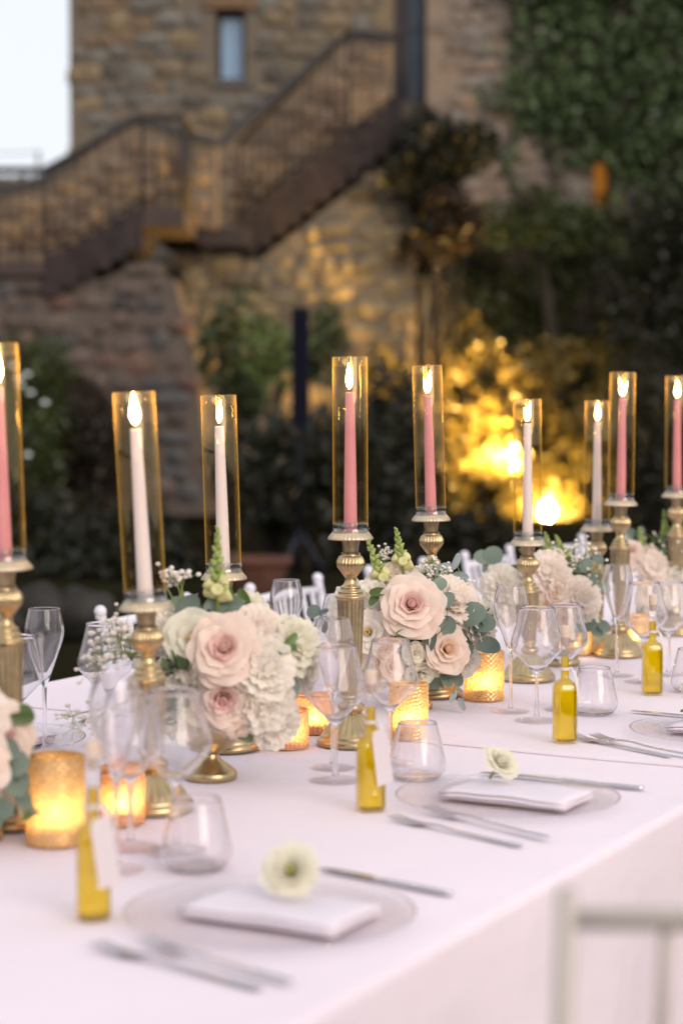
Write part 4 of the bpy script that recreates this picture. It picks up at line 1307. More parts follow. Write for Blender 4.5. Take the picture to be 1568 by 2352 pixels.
# ------------------------------------------------------------------ plates, napkins, flowers on them, cutlery
def charger_me():
    prof = smooth_prof([(.100, .0012), (.118, .0016), (.150, .0062), (.1640, .0092), (.1652, .0098)], 4) + [(.1652, .0104), (.1640, .0106)] + smooth_prof([(.158, .0094, .0016), (.150, .0080, .0016), (.132, .0056, .0012), (.118, .0040), (.100, .0034), (.001, .0034)], 4)
    return MB().lathe([(.0004, .0012)] + [(p[0], p[1] + 0 * p[-1], p[2] if len(p) > 2 else 0) for p in prof], 192, 48).me('dish', M['plate']), MB().lathe([(.1630, .0098), (.1652, .0092), (.1668, .0100), (.1664, .0112), (.1640, .0114)], 96).me('rim', M['glass'])
CH = charger_me()
def napkin_me(seed):
    rr = random.Random(seed)
    # folded cross-section: a ribbon going back and forth, swept across the table
    L, W, t = .200, .115, .0030
    path = []
    for k in range(4):
        z = t * .6 + k * t * 1.30
        xs = np.linspace(-W / 2 + rr.uniform(-.001, .006), W / 2 + rr.uniform(-.007, .001), 11)
        if k % 2:
            xs = xs[::-1]
        path += [(x, z + .0005 * math.sin(x * 60 + k) - .0022 * abs(2 * x / W) ** 4 * (k / 3)) for x in xs]
        if k < 3:
            e = path[-1]
            s = 1 if k % 2 == 0 else -1
            path += [(e[0] + s * .0026, e[1] + t * .25), (e[0] + s * .0034, e[1] + t * .6), (e[0] + s * .0024, e[1] + t * 1.0)]
    n = len(path)
    V, F = [], []
    m = 12
    th = .0011
    for side in (1, -1):
        for j in range(m + 1):
            y = -L / 2 + L * j / m
            for i, (x, z) in enumerate(path):
                a, b = path[max(i - 1, 0)], path[min(i + 1, n - 1)]
                d = math.hypot(b[0] - a[0], b[1] - a[1]) or 1
                nx, nz = -(b[1] - a[1]) / d, (b[0] - a[0]) / d
                V.append((x + side * nx * th + .0012 * math.sin(9 * y + i * .05), y + (.0015 * math.sin(i * .4) if j in (0, m) else 0), max(z + side * nz * th + (.0009 * math.sin(33 * y + x * 30 + seed) + .0008 * math.sin(71 * y - x * 50)) * min(1, z / .008) - .0030 * abs(2 * y / L) ** 5 * min(1, z / .012), .0003)))
    o2 = (m + 1) * n
    for j in range(m):
        for i in range(n - 1):
            a = j * n + i
            F.append((a, a + 1, a + n + 1, a + n))
            F.append((o2 + a, o2 + a + n, o2 + a + n + 1, o2 + a + 1))
    for i in range(n - 1):
        F.append((i, o2 + i, o2 + i + 1, i + 1))
        a = m * n + i
        F.append((a, a + 1, o2 + a + 1, o2 + a))
    for j in range(m):
        a, b = j * n, (j + 1) * n
        F.append((a, b, o2 + b, o2 + a))
        a, b = j * n + n - 1, (j + 1) * n + n - 1
        F.append((a, o2 + a, o2 + b, b))
    return mesh('napkin', V, F, M['napkin'])

def fork_me():
    hd = MB()
    pr = [(-.100, .0052, .0030), (-.06, .0048, .0028), (0, .0032, .0036), (.030, .0030, .0062), (.050, .0055, .0050), (.062, .0112, .0026), (.070, .0125, .0022)]
    V, F = [], []
    K = 10
    for (x, w, z) in pr:
        for k in range(K):
            t = 2 * PI * k / K
            V.append((x, w * math.cos(t), z + .0017 * math.sin(t) + (.0008 if w > .009 else 0) * abs(math.cos(t))))
    for i in range(len(pr) - 1):
        for k in range(K):
            F.append((i * K + k, i * K + (k + 1) % K, i * K + K + (k + 1) % K, i * K + K + k))
    F += [tuple(reversed(range(K))), tuple(len(V) - K + k for k in range(K))]
    handle = mesh('handle', V, F, M['steel'])
    tn = MB().tube([(0, 0, .0022), (.018, 0, .0030), (.036, 0, .0066), (.040, 0, .0078)], [.0014, .0013, .0011, .0006], 6).me('tine', M['steel'])
    return handle, tn
FORK = fork_me()
def knife_me():
    pr = [(-.112, .0045, .0032), (-.10, .0062, .0032), (-.05, .0056, .0034), (-.005, .0042, .0032), (.0, .0040, .0028)]
    V, F = [], []
    for (x, w, z) in pr:
        for k in range(8):
            t = 2 * PI * k / 8
            V.append((x, w * math.cos(t), .0034 + z * math.sin(t)))
    for i in range(len(pr) - 1):
        for k in range(8):
            F.append((i * 8 + k, i * 8 + (k + 1) % 8, i * 8 + 8 + (k + 1) % 8, i * 8 + 8 + k))
    F += [tuple(reversed(range(8))), tuple(len(V) - 8 + k for k in range(8))]
    h = mesh('handle', V, F, M['steel'])
    out = [(.0, -.004), (.03, -.0095), (.08, -.0095), (.108, -.004), (.113, .003), (.09, .005), (.0, .0045)]
    V = [(x, y, .0030) for x, y in out] + [(x, y, .0044) for x, y in out]
    k = len(out)
    F = [tuple(reversed(range(k))), tuple(range(k, 2 * k))] + [(i, (i + 1) % k, k + (i + 1) % k, k + i) for i in range(k)]
    return h, mesh('blade', V, F, M['steel'], False)
KNIFE = knife_me()
def dirrot(a, b):
    return math.atan2((b - a).y, (b - a).x)
def fork(tip, end, label, lift=0.0, group='forks left of the plates'):
    a = dirrot(end, tip)
    m_ = (tip + end) / 2
    f = thing('fork', label, 'fork', (m_.x, m_.y, TOP + .0012 + lift), (0, 0, a), group)
    k = (tip - end).length / .212
    k = min(max(k, .85), 1.15)
    ob('handle', FORK[0], f, sc=(k, 1, 1))
    for y in (-.0105, -.0035, .0035, .0105):
        ob('tine', FORK[1], f, (.068 * k, y, 0), sc=(k, 1, 1))
def knife(tip, end, label):
    f = thing('knife', label, 'knife', (*((tip + end) / 2).xy, TOP + .001), (0, 0, dirrot(end, tip)), 'knives right of the plates')
    k = min(max((tip - end).length / .225, .85), 1.2)
    ob('handle', KNIFE[0], f, sc=(k, 1, 1))
    ob('blade', KNIFE[1], f, sc=(k, 1, 1))

# ---- flowers
def petal_me(h, r0, r1, half, lip, ruf, mat, n=6, m=6, ph=0.0, pw=1.3, dip=.22, freq=7, tip=0.0):
    V, F = [], []
    for i in range(n + 1):
        s = i / n
        w = half * min(1.0, .42 + .75 * math.sin(PI * min(1, .08 + s * .60)))
        w *= (1 - .10 * s ** 6)
        for j in range(m + 1):
            t = -1 + 2 * j / m
            th = t * w
            r = r0 + (r1 - r0) * s ** pw + lip * s ** 5 * (1 - .3 * t * t)
            z = h * (s - dip * s * s * t * t) - abs(lip) * .55 * s ** 6
            if tip:
                r += tip * (1 - abs(t)) ** 2 * s ** 6
                z += tip * .3 * (1 - abs(t)) ** 2 * s ** 6
            if ruf:
                z += ruf * math.sin(freq * t + ph) * s ** 3
                r += ruf * .9 * math.cos(freq * .8 * t + ph * 2) * s ** 3
            cr = .026 * s * math.sin(4.3 * t + 3.1 * s + ph * 3.1 + h * 11) + .012 * s * math.sin(9 * t - 5 * s + ph)
            V.append(((r + cr) * math.cos(th), (r + cr) * math.sin(th), z + cr * .6))
    for i in range(n):
        for j in range(m):
            a = i * (m + 1) + j
            F.append((a, a + 1, a + m + 2, a + m + 1))
    return mesh('petal', V, F, mat)
def heart_me(mat, turns=3.6, r=.20, h0=.50, h1=.86, bz=.6, br=.15):
    V, F = [], []
    n = 90
    for i in range(n + 1):
        f = i / n
        th = f * turns * 2 * PI
        rr = .015 + r * f
        V += [(rr * .7 * math.cos(th), rr * .7 * math.sin(th), .2), (rr * math.cos(th), rr * math.sin(th), h1 - .10 * f + .02 * math.sin(3 * th)), ]
    for i in range(n):
        F.append((2 * i, 2 * i + 2, 2 * i + 3, 2 * i + 1))
    b_ = MB().add(V, F).ball((0, 0, bz), br, 12, 8)  # ball added inside the spiral so its gaps do not go dark
    return b_.me('heart_and_filler', mat)
PC = {}
def layers(kind, a, b):
    key = (kind, a, b)
    if key in PC:
        return PC[key]
    A, B = M[a], M[b]
    if kind == 'rose':
        L = [(2, petal_me(.84, .06, .17, 1.5, .01, .012, B, 7, 10)), (3, petal_me(.86, .08, .27, 1.35, .03, .015, B, 7, 10)), (3, petal_me(.86, .10, .40, 1.25, .06, .02, B, 7, 10)), (4, petal_me(.80, .12, .56, 1.05, .12, .025, A, 8, 14, tip=.05)),
             (5, petal_me(.68, .14, .76, .92, .18, .03, A, 8, 14, ph=1, tip=.08)), (5, petal_me(.52, .15, .95, .86, .22, .035, A, 8, 14, ph=2, tip=.10)), (5, petal_me(.34, .15, 1.08, .84, .18, .05, A, 8, 14, ph=3, tip=.10))]
        ht = heart_me(B, 3.0, .11, .5, .87, .62, .17)
    elif kind == 'spray':
        L = [(3, petal_me(.88, .10, .30, 1.2, .02, .02, B, 7, 10)), (4, petal_me(.84, .12, .50, 1.0, .08, .03, A)), (5, petal_me(.70, .14, .74, .85, .16, .03, A, 7, 10)), (5, petal_me(.50, .14, .98, .78, .16, .05, A, ph=1))]
        ht = heart_me(B, 2.6, .22, .5, .86, .55, .22)
    elif kind == 'carnation':
        q = lambda h, r0, r1, hf, lip, ph, fr, m=5: petal_me(h, r0, r1, hf, lip, .040, A, m, 12, ph, freq=fr)
        L = [(4, q(.94, .05, .20, 1.1, .03, 0, 10)), (5, q(.94, .06, .36, .90, .07, 1, 11)), (7, q(.88, .07, .54, .72, .09, 2, 10)),
             (8, q(.78, .08, .72, .64, .09, 3, 10)), (8, q(.62, .09, .88, .62, .10, .5, 11)), (9, q(.42, .10, .99, .56, .08, 1.5, 10)), (8, q(.22, .10, .98, .58, .06, 2.5, 10, 4))]
        ht = MB().ball((0, 0, .30), .54, 14, 9, .85).me('heart_and_filler', A)  # added filler ball that keeps gaps between petals from going dark
    elif kind == 'lisianthus':
        L = [(3, petal_me(.80, .10, .46, 1.2, .06, .05, A, freq=5)), (4, petal_me(.74, .12, .70, 1.0, .14, .06, A, freq=5, ph=1)), (5, petal_me(.56, .12, .98, .85, .18, .07, A, freq=5, ph=2))]
        ht = None
    else:  # ranunculus
        L = [(4, petal_me(.74, .06, .20, 1.3, -.02, .01, B)), (5, petal_me(.76, .10, .36, 1.0, -.03, .01, A)), (6, petal_me(.76, .14, .52, .85, -.02, .015, A)), (6, petal_me(.72, .18, .68, .8, .02, .02, A)), (7, petal_me(.62, .20, .84, .72, .06, .02, A)), (7, petal_me(.46, .20, 1.0, .7, .10, .03, A))]
        ht = None
    eye = None
    if kind == 'lisianthus':
        e = MB()
        for i in range(9):
            t = i * 2.4
            e.tube([(0, 0, .25), (.10 * math.cos(t), .10 * math.sin(t), .52)], .02, 5).ball((.11 * math.cos(t), .11 * math.sin(t), .55), .05, 6, 4)
        eye = e.me('stamens', M['stamen'])
    if kind == 'ranunculus':
        eye = MB().ball((0, 0, .60), .17, 10, 6, .7).me('flower_eye', M['greeneye'])
    cal = MB().lathe(smooth_prof([(.05, -.16), (.13, -.06), (.22, .02), (.30, .10)], 2), 10).me('calyx', M['leafgreen'])
    PC[key] = (L, ht, eye, cal)
    return PC[key]

FNAME = dict(rose='rose', spray='spray_rose', carnation='carnation', lisianthus='lisianthus', ranunculus='ranunculus')
def blossom(parent, p, d, rad, kind, a, b, seed, part=True, label=None, fl=None, squash=1.0):
    """one flower: its face at p looking along d. As a part of PARENT (petals become sub-parts) or as the children of a thing"""
    L, ht, eye, cal = layers(kind, a, b)
    rr = random.Random(seed)
    d = Vector(d).normalized()
    base = Vector(p) - d * rad * .62
    m_ = orient(base, d, rr.uniform(0, 6), rad) @ Matrix.Diagonal((1, 1, squash, 1))
    if part:
        o = ob(FNAME[kind], cal, parent, mat=m_)
    else:
        o = parent
        ob('calyx', cal, o, mat=m_)
    pre = Matrix.Identity(4) if part else m_
    if ht:
        ob('heart_and_filler', ht, o, mat=pre)
    if eye:
        ob(eye.name, eye, o, mat=pre)
    rot = rr.uniform(0, 6)
    for li, (n_, me) in enumerate(L):
        rot += rr.uniform(.3, .9)
        for k in range(n_):
            s = 1 + rr.uniform(-.06, .06) * (2.2 if kind == 'carnation' else 1)
            tilt = rr.uniform(-.07, .07) * (2.0 if (li >= 4 and kind == 'rose') or kind == 'carnation' else 1.0)
            ob('petal', me, o, mat=pre @ Matrix.Rotation(rot + 2 * PI * k / n_ + rr.uniform(-.12, .12), 4, 'Z') @ Matrix.Rotation(tilt, 4, 'Y') @ Matrix.Diagonal((s, s, s * (1 + rr.uniform(-.05, .05)), 1)))
    return o

def euc_leaf_me(ratio, mat, name='leaf'):
    V, F = [(0, 0, 0)], []
    n = 12
    for i in range(n):
        t = PI * 2 * (i + .5) / n
        x = .5 - .5 * math.cos(t)
        V.append((x, ratio * .5 * math.sin(t), .10 * math.sin(t) ** 2 - .06 * (x - .5) ** 2 * 4))
    V[0] = (.02, 0, 0)
    V += [(.5, 0, 0), (.96, 0, -.05)]
    c = len(V) - 2
    for i in range(n):
        F.append((c, 1 + i, 1 + (i + 1) % n))
    return mesh(name, V, F, mat)
EUC, EUCN, SILV, GREENL = euc_leaf_me(.92, M['euc']), euc_leaf_me(.66, M['euc']), euc_leaf_me(.42, M['euc_silver']), euc_leaf_me(.5, M['leafgreen'])
def face_leaf(parent, p, d, up, size, me):
    """leaf centred at p, facing d, its axis along up"""
    d = Vector(d).normalized(); up = Vector(up); up = (up - d * up.dot(d)).normalized()
    y = d.cross(up)
    m_ = Matrix((( up.x, y.x, d.x, 0), (up.y, y.y, d.y, 0), (up.z, y.z, d.z, 0), (0, 0, 0, 1)))
    return ob('leaf', me, parent, mat=Matrix.Translation(Vector(p) - up * size * .5) @ m_ @ Matrix.Diagonal((size, size, size, 1)))

BUD = MB().lathe(smooth_prof([(.001, 0), (.30, .2), (.40, .5), (.26, .85), (.10, 1.12), (.001, 1.16)], 2), 8).me('bud', M['bud'])
BLOOM = MB().lathe(smooth_prof([(.001, 0), (.28, .15), (.40, .55), (.50, .85), (.42, 1.05), (.20, .95), (.001, .8)], 2), 9).me('bloom', M['snapbloom'])
def snapdragon(parent, p0, p1, wide, seed, o):
    """green spike from p0 up to p1, buds growing larger downwards"""
    rr = random.Random(seed)
    p0, p1 = Vector(p0), Vector(p1)
    st = ob('snapdragon', MB().tube([p0, p0.lerp(p1, .5) + Vector((.004, 0, 0)), p1], [.0032, .0026, .0012], 6).me('snapdragon', M['stemgreen']), parent)
    n = 26
    for i in range(n):
        f = i / n
        q = p0.lerp(p1, .22 + .80 * f)
        a = i * 2.4
        sz = wide * 1.25 * (1.0 - .70 * f)
        d = Vector((math.cos(a), math.sin(a), .45 + 1.3 * f))
        ob('bloom' if f < .24 else 'bud', BLOOM if f < .24 else BUD, st, mat=orient(q, d, rr.uniform(0, 6), sz * (1.1 if f < .24 else 1.0)))
def wax_spray(parent, p0, tips, seed, r=.0042, name='waxflower', k=16, spread=.026):
    rr = random.Random(seed)
    s = MB(); f = MB()
    for tp in tips:
        tp = Vector(tp)
        s.tube([p0, Vector(p0).lerp(tp, .6) + Vector((rr.uniform(-.005, .005), 0, .003)), tp], [.0014, .0011, .0007], 5)
        for i in range(k):
            q = tp + Vector((rr.gauss(0, spread * .5), rr.gauss(0, spread * .5), rr.gauss(0, spread * .5)))
            s.tube([tp - (tp - Vector(p0)) * .1, q], [.0006, .0004], 3, False)
            f.ball(q, r * rr.uniform(.55, 1.1), 6, 4, .8)
    o = ob(name, s.me(name, M['stemgreen']), parent)
    fo = ob('florets', f.me('florets', M['wax']), o)
    fo['kind'] = 'stuff'

def urn_me(kind):
    if kind == 'gold':
        foot = smooth_prof([(.036, 0), (.0405, .002), (.0410, .010), (.038, .015), (.030, .021), (.016, .032), (.0125, .040)], 3)
        bowl = smooth_prof([(.0125, .040), (.0165, .044), (.030, .052), (.046, .068), (.054, .088), (.055, .108), (.0565, .112), (.053, .112), (.050, .09)], 3)
        return [('foot', MB().lathe(foot, 48, cap0=True).me('foot', M['gold'])), ('bowl', MB().lathe(bowl, 48).me('bowl', M['gold']))]
URN = urn_me('gold')
FILL_SEED = [100]
def centerpiece(px, py, label, flowers, greens=(), snaps=(), sprays=(), fill=(.10, .07, .19), nfill=700):
    """px, py: urn foot. flowers: (kind, a, b, px, py, diameter px, towards camera m, (dx, dz) facing, seed)"""
    p = at(px, py)
    Yb = p.y
    c = thing('floral_centerpiece', label, 'flower arrangement', p, (0, 0, 0), 'flower arrangements along the table')
    for n_, me in URN:
        ob(n_, me, c)
    def P(x, y, dy=0.0):
        return dep(x, y, Yb - dy) - p
    FILL_SEED[0] += 1
    V, F = leaf_cloud(nfill, ell_sampler((fill[0], fill[0] * .8, fill[1]), 9, .1), .03, FILL_SEED[0], 0.1, .6)
    V[:, 2] += fill[2]
    fo = ob('greenery', np_mesh('greenery', V, F, M['filler']), c)
    fo['kind'] = 'stuff'
    for (kind, a, b, x, y, dpx, dy, fd, seed) in flowers:
        sq = 1.0
        if kind in ('carnation', 'lisianthus'):
            dpx *= 1.28
        blossom(c, P(x, y, dy), (fd[0], -1.0, fd[1]), dpx * (Yb - dy) / FPX * .5, kind, a, b, seed, squash=sq)
    for gi, br in enumerate(greens):
        # a branch: list of leaves (px, py, diameter px, towards camera, mesh)
        pts = [P(x, y, dy) for (x, y, s, dy, me) in br]
        root = Vector((pts[0].x * .4, pts[0].y * .4, max(pts[0].z * .7, .1)))
        stem = ob('leafy_branch', MB().tube([root] + [q + Vector((0, .002, 0)) for q in pts], .0010, 5).me('leafy_branch', M['stemgreen']), c)
        rr = random.Random(gi + int(px))
        for q, (x, y, s, dy, me) in zip(pts, br):
            face_leaf(stem, q, (rr.uniform(-.5, .5), -1, rr.uniform(-.1, .7)), (rr.uniform(-1, 1), 0, rr.uniform(-.3, 1)), s * (Yb - dy) / FPX, me)
    for si, (x0, y0, x1, y1, w, dy) in enumerate(snaps):
        snapdragon(c, P(x0, y0, dy), P(x1, y1, dy), w * Yb / FPX, si + int(px), p)
    for si, (x0, y0, dy, tips, r, k, sp) in enumerate(sprays):
        wax_spray(c, P(x0, y0, dy), [P(tx, ty, dy + R.uniform(-.02, .02)) for tx, ty in tips], si, r, k=k, spread=sp)
    return c
CA, RO, SP, LI = 'carnation', 'rose', 'spray', 'lisianthus'
BL, PE, WH, CR, PP = ('blush', 'blush_deep'), ('peach', 'peach_deep'), ('white', 'white'), ('cream', 'cream'), ('palepink', 'palepink')
# sharp bouquet in the middle
centerpiece(945, 1628, 'sharp bouquet with one big blush rose right of the middle candlestick', [
    (RO, *BL, 946, 1386, 122, .115, (-.05, .42), 1), (RO, *PE, 1030, 1490, 92, .10, (.30, .25), 2),
    (CA, *WH, 862, 1385, 104, .05, (-.35, .45), 3), (CA, *PP, 905, 1335, 96, .02, (-.05, .9), 4), (CA, *PP, 1052, 1375, 92, .05, (.55, .65), 5),
    (CA, *WH, 1118, 1430, 78, .03, (1.6, .1), 6), (LI, *WH, 842, 1452, 74, .09, (-.30, .2), 7), (SP, *CR, 955, 1500, 48, .105, (.1, .1), 8),
    (SP, *PE, 902, 1530, 60, .105, (.1, .1), 9), (SP, *PE, 882, 1487, 60, .10, (-.2, .3), 10), (SP, *CR, 970, 1555, 62, .09, (.3, -.5), 11),
    (SP, *PE, 856, 1520, 58, .09, (-.4, -.1), 12), (CA, *WH, 845, 1562, 66, .07, (-.4, -.5), 13), (CA, *WH, 800, 1390, 90, -.02, (-.9, .5), 14), (CA, *WH, 1100, 1450, 60, -.04, (.8, .3), 15),
    (SP, *CR, 930, 1580, 50, .085, (0, -.6), 16), (CA, *PP, 790, 1460, 80, -.02, (-.9, .1), 17), (CA, *WH, 985, 1330, 70, -.02, (.3, .9), 18), (SP, *CR, 1000, 1425, 44, .09, (.3, .1), 19), (CA, *WH, 1075, 1520, 60, .02, (.8, -.2), 20)],
    greens=[[(1010, 1342, 36, .08, EUC), (1027, 1377, 42, .085, EUC), (1027, 1436, 46, .09, EUC), (988, 1475, 50, .105, EUCN)],
            [(1085, 1412, 66, .06, EUC), (1110, 1432, 58, .055, EUC), (1098, 1440, 52, .05, EUC), (1122, 1484, 66, .05, EUCN), (1068, 1485, 56, .045, EUCN)],
            [(1048, 1512, 40, .06, EUC), (1040, 1545, 44, .07, EUCN), (1025, 1558, 46, .07, EUCN), (1050, 1558, 42, .07, EUCN), (1040, 1600, 34, .06, SILV), (1060, 1618, 34, .06, SILV)],
            [(1020, 1330, 30, .0, SILV), (1018, 1302, 40, .0, SILV), (1046, 1290, 44, .0, SILV), (1058, 1322, 42, .0, SILV)],
            [(868, 1360, 44, .09, GREENL), (860, 1375, 40, .08, GREENL), (1000, 1380, 40, .05, GREENL), (1122, 1410, 40, .02, GREENL)],
            [(720, 1405, 36, -.10, EUC), (742, 1405, 30, -.10, SILV), (760, 1400, 26, -.10, SILV), (735, 1440, 30, -.10, EUC)],
            [(930, 1455, 44, .12, GREENL), (975, 1535, 36, .08, EUC), (1000, 1570, 40, .06, EUCN)]],
    snaps=[(893, 1378, 838, 1228, 19, .02), (928, 1330, 909, 1216, 18, .02)],
    sprays=[(985, 1365, .02, [(1010, 1320), (1035, 1310), (975, 1320), (1045, 1345), (1060, 1355), (1000, 1295), (960, 1325), (1070, 1370)], .0040, 13, .022),
            (885, 1350, .0, [(876, 1270), (888, 1262), (882, 1292)], .0040, 12, .014)])
# nearest bouquet
centerpiece(485, 1790, 'softly blurred bouquet with pink roses and white carnations in a gold urn on the left', [
    (RO, *BL, 512, 1487, 138, .11, (.0, .30), 21), (RO, *BL, 512, 1610, 128, .095, (-.05, -.2), 22), (CA, *WH, 612, 1530, 112, .09, (.3, .25), 23), (CA, *WH, 605, 1625, 112, .08, (.3, -.25), 24),
    (CA, *CR, 688, 1480, 104, .04, (.75, .2), 25), (CA, *WH, 628, 1678, 96, .05, (.35, -.6), 26), (CA, *WH, 378, 1432, 96, .03, (-.35, .6), 27), (LI, *CR, 436, 1465, 96, .09, (-.2, .3), 28),
    (CA, *WH, 410, 1560, 104, .08, (-.45, .0), 29), (CA, *WH, 405, 1655, 92, .06, (-.4, -.5), 30), (CA, *PP, 588, 1440, 96, .06, (.15, .7), 31), (SP, *CR, 470, 1428, 70, .04, (-.1, .9), 32),
    (SP, *PE, 540, 1665, 90, .08, (.1, -.5), 33), (CA, *WH, 345, 1500, 96, .02, (-.8, .3), 34), (SP, *PE, 455, 1560, 70, .09, (-.2, .1), 36), (CA, *CR, 560, 1395, 80, .02, (.1, .9), 37), (SP, *CR, 452, 1640, 74, .08, (-.2, -.3), 38), (CA, *PP, 350, 1580, 90, .03, (-.7, .0), 39), (CA, *WH, 700, 1540, 70, .0, (.9, .1), 40), (CA, *WH, 660, 1560, 90, .0, (.9, .0), 35)],
    greens=[[(436, 1392, 62, .04, EUC), (408, 1388, 44, .03, EUC), (495, 1398, 62, .04, EUC), (530, 1385, 60, .04, EUCN)],
            [(560, 1372, 52, .02, GREENL), (525, 1360, 50, .02, GREENL)],
            [(660, 1490, 52, .07, GREENL), (668, 1470, 44, .07, GREENL), (660, 1580, 66, .04, EUCN), (655, 1600, 54, .04, GREENL)],
            [(562, 1665, 50, .07, GREENL), (560, 1690, 50, .06, GREENL), (395, 1640, 60, .06, EUC)]],
    snaps=[(497, 1425, 500, 1214, 24, .05)],
    sprays=[(330, 1500, .02, [(250, 1455), (235, 1475), (262, 1440), (225, 1500), (270, 1475), (245, 1510), (280, 1440), (290, 1465), (215, 1530)], .0052, 12, .028),
            (420, 1420, .03, [(372, 1318), (398, 1322), (412, 1332), (425, 1318)], .0050, 10, .016), (330, 1600, .0, [(150, 1650), (180, 1660), (205, 1650)], .005, 10, .025)],
    fill=(.13, .10, .185), nfill=900)
# farther bouquets
centerpiece(1290, 1528, 'farther bouquet of pale pink carnations behind the sharp wine glasses', [
    (CA, *PP, 1257, 1312, 80, .08, (-.1, .5), 41), (CA, *PP, 1283, 1350, 66, .09, (.1, .2), 42), (SP, *PE, 1275, 1366, 50, .10, (.0, .1), 43), (SP, *PE, 1256, 1386, 54, .10, (-.2, .0), 44),
    (CA, *PP, 1338, 1372, 72, .08, (.3, .3), 45), (CA, *WH, 1346, 1412, 56, .07, (.3, -.2), 46), (CA, *WH, 1146, 1345, 76, .05, (-.5, .4), 47), (CA, *WH, 1150, 1395, 70, .05, (-.5, 0), 48),
    (CA, *WH, 1215, 1400, 60, .08, (-.2, -.2), 49), (SP, *PE, 1296, 1425, 48, .09, (.1, -.3), 50), (SP, *PE, 1240, 1425, 46, .09, (-.1, -.3), 51), (CA, *WH, 1185, 1350, 56, .02, (-.3, .6), 52)],
    greens=[[(1108, 1282, 44, .0, EUC), (1132, 1278, 52, .0, EUC), (1125, 1305, 44, .0, EUC), (1148, 1320, 44, .0, EUCN)],
            [(1345, 1298, 40, .05, EUCN), (1362, 1330, 40, .05, EUCN), (1372, 1282, 34, .03, EUCN), (1385, 1350, 40, .04, EUCN)],
            [(1350, 1432, 40, .07, EUC), (1386, 1438, 38, .06, EUCN), (1372, 1450, 34, .06, EUC), (1200, 1450, 36, .06, EUC)],
            [(1225, 1290, 30, .05, GREENL), (1320, 1310, 34, .05, GREENL), (1300, 1290, 30, .05, GREENL)]],
    snaps=[(1268, 1310, 1252, 1226, 15, .03), (1300, 1300, 1276, 1232, 14, .02)],
    sprays=[(1320, 1330, .03, [(1310, 1275), (1330, 1285), (1345, 1270), (1300, 1262), (1360, 1310)], .0045, 14, .03)])
centerpiece(1520, 1452, 'farthest bouquet with small pink roses at the right picture edge', [
    (SP, *BL, 1452, 1262, 44, .07, (-.2, .4), 61), (SP, *BL, 1435, 1300, 40, .08, (-.3, .1), 62), (CA, *WH, 1440, 1258, 60, .0, (-.6, .5), 63), (CA, *WH, 1548, 1345, 76, .08, (.1, .1), 64),
    (CA, *PP, 1500, 1300, 56, .08, (0, .3), 65), (SP, *PE, 1495, 1270, 40, .06, (0, .5), 66), (CA, *WH, 1545, 1290, 60, .05, (.2, .5), 67), (CA, *WH, 1490, 1370, 60, .07, (-.2, -.3), 68), (SP, *BL, 1590, 1300, 50, .05, (.3, .3), 69)],
    greens=[[(1450, 1225, 34, .0, EUCN), (1470, 1222, 32, .0, EUCN), (1520, 1245, 34, .0, EUC)], [(1470, 1400, 34, .05, EUC), (1510, 1395, 34, .05, EUC)]],
    snaps=[(1530, 1290, 1525, 1175, 16, .02), (1480, 1290, 1468, 1215, 13, .02), (1560, 1300, 1562, 1190, 15, .0)],
    sprays=[(1510, 1330, .03, [(1490, 1250), (1510, 1265), (1530, 1255), (1470, 1275), (1500, 1290), (1545, 1265), (1520, 1300)], .005, 16, .04)])
# bouquet cut by the left edge
centerpiece(-62, 1930, 'blurred blush bouquet cut by the lower left picture edge', [
    (RO, *BL, 8, 1690, 130, .06, (.5, .3), 81), (CA, *PP, -70, 1640, 130, .08, (0, .5), 82), (RO, *BL, -60, 1760, 130, .12, (0, 0), 83), (SP, *PE, 18, 1775, 100, .05, (.6, -.1), 84), (CA, *WH, 0, 1835, 90, .05, (.5, -.5), 85), (CA, *WH, -130, 1700, 130, .05, (-.4, .2), 86)],
    greens=[[(50, 1650, 66, .05, GREENL), (62, 1634, 50, .04, GREENL)], [(32, 1755, 74, .07, EUC), (42, 1800, 66, .07, EUC), (18, 1720, 60, .08, EUC)], [(55, 1835, 60, .05, EUCN), (70, 1868, 46, .05, GREENL), (90, 1868, 40, .05, SILV)], [(5, 1860, 60, .07, EUC), (-20, 1880, 60, .07, EUC)]],
    fill=(.10, .06, .12), nfill=400)

# ---- settings
def setting(px, py, flower, labs, rot=0.0, napkin_z=.012):
    p = at(px, py)
    c = thing('charger_plate', labs[0], 'plate', p + Vector((0, 0, .0008)), (0, 0, R.uniform(0, 6)), 'clear glass charger plates')
    ob('dish', CH[0], c)
    ob('rim', CH[1], c)
    n_ = ob('folded_napkin', napkin_me(int(px)), None, p + Vector((0, 0, .0062)) + AV * .012, (0, 0, TROT + rot))
    tag(n_, labs[1], 'napkin', 'napkins on the plates')
    if flower:
        x, y, rad, d, kind, col, seed = flower
        q = p + Vector((0, 0, .03)) + AV * x[0] + AU * x[1]
        f = thing('napkin_flower', labs[2], 'flower', (q.x, q.y, TOP + .0062 + .0215), (0, 0, 0), 'single flowers on the napkins')
        dd = Vector(d).normalized()
        ctr = Vector((0, 0, y))
        blossom(f, ctr, dd, rad, kind, col, col, seed, part=False)
        ob('stem', MB().tube([ctr - dd * rad * .7, ctr - dd * (rad * .7 + .022) + Vector((0, 0, -.002))], .0022, 6).me('stem', M['stemgreen']), f)
setting(620, 2112, ((.02, .01), .031, .031, (-.10, -.85, .50), 'ranunculus', 'cream', 5), ('nearest clear glass plate at the lower left', 'folded linen napkin on the nearest plate', 'cream flower with a green eye on the nearest napkin'), .02)
setting(1165, 1842, ((-.02, .03), .030, .029, (.45, -.5, .75), 'spray', 'cream', 6), ('clear glass plate beside the second oil bottle', 'folded linen napkin on the second plate', 'cream flower seen from the side on the second napkin'), .0)
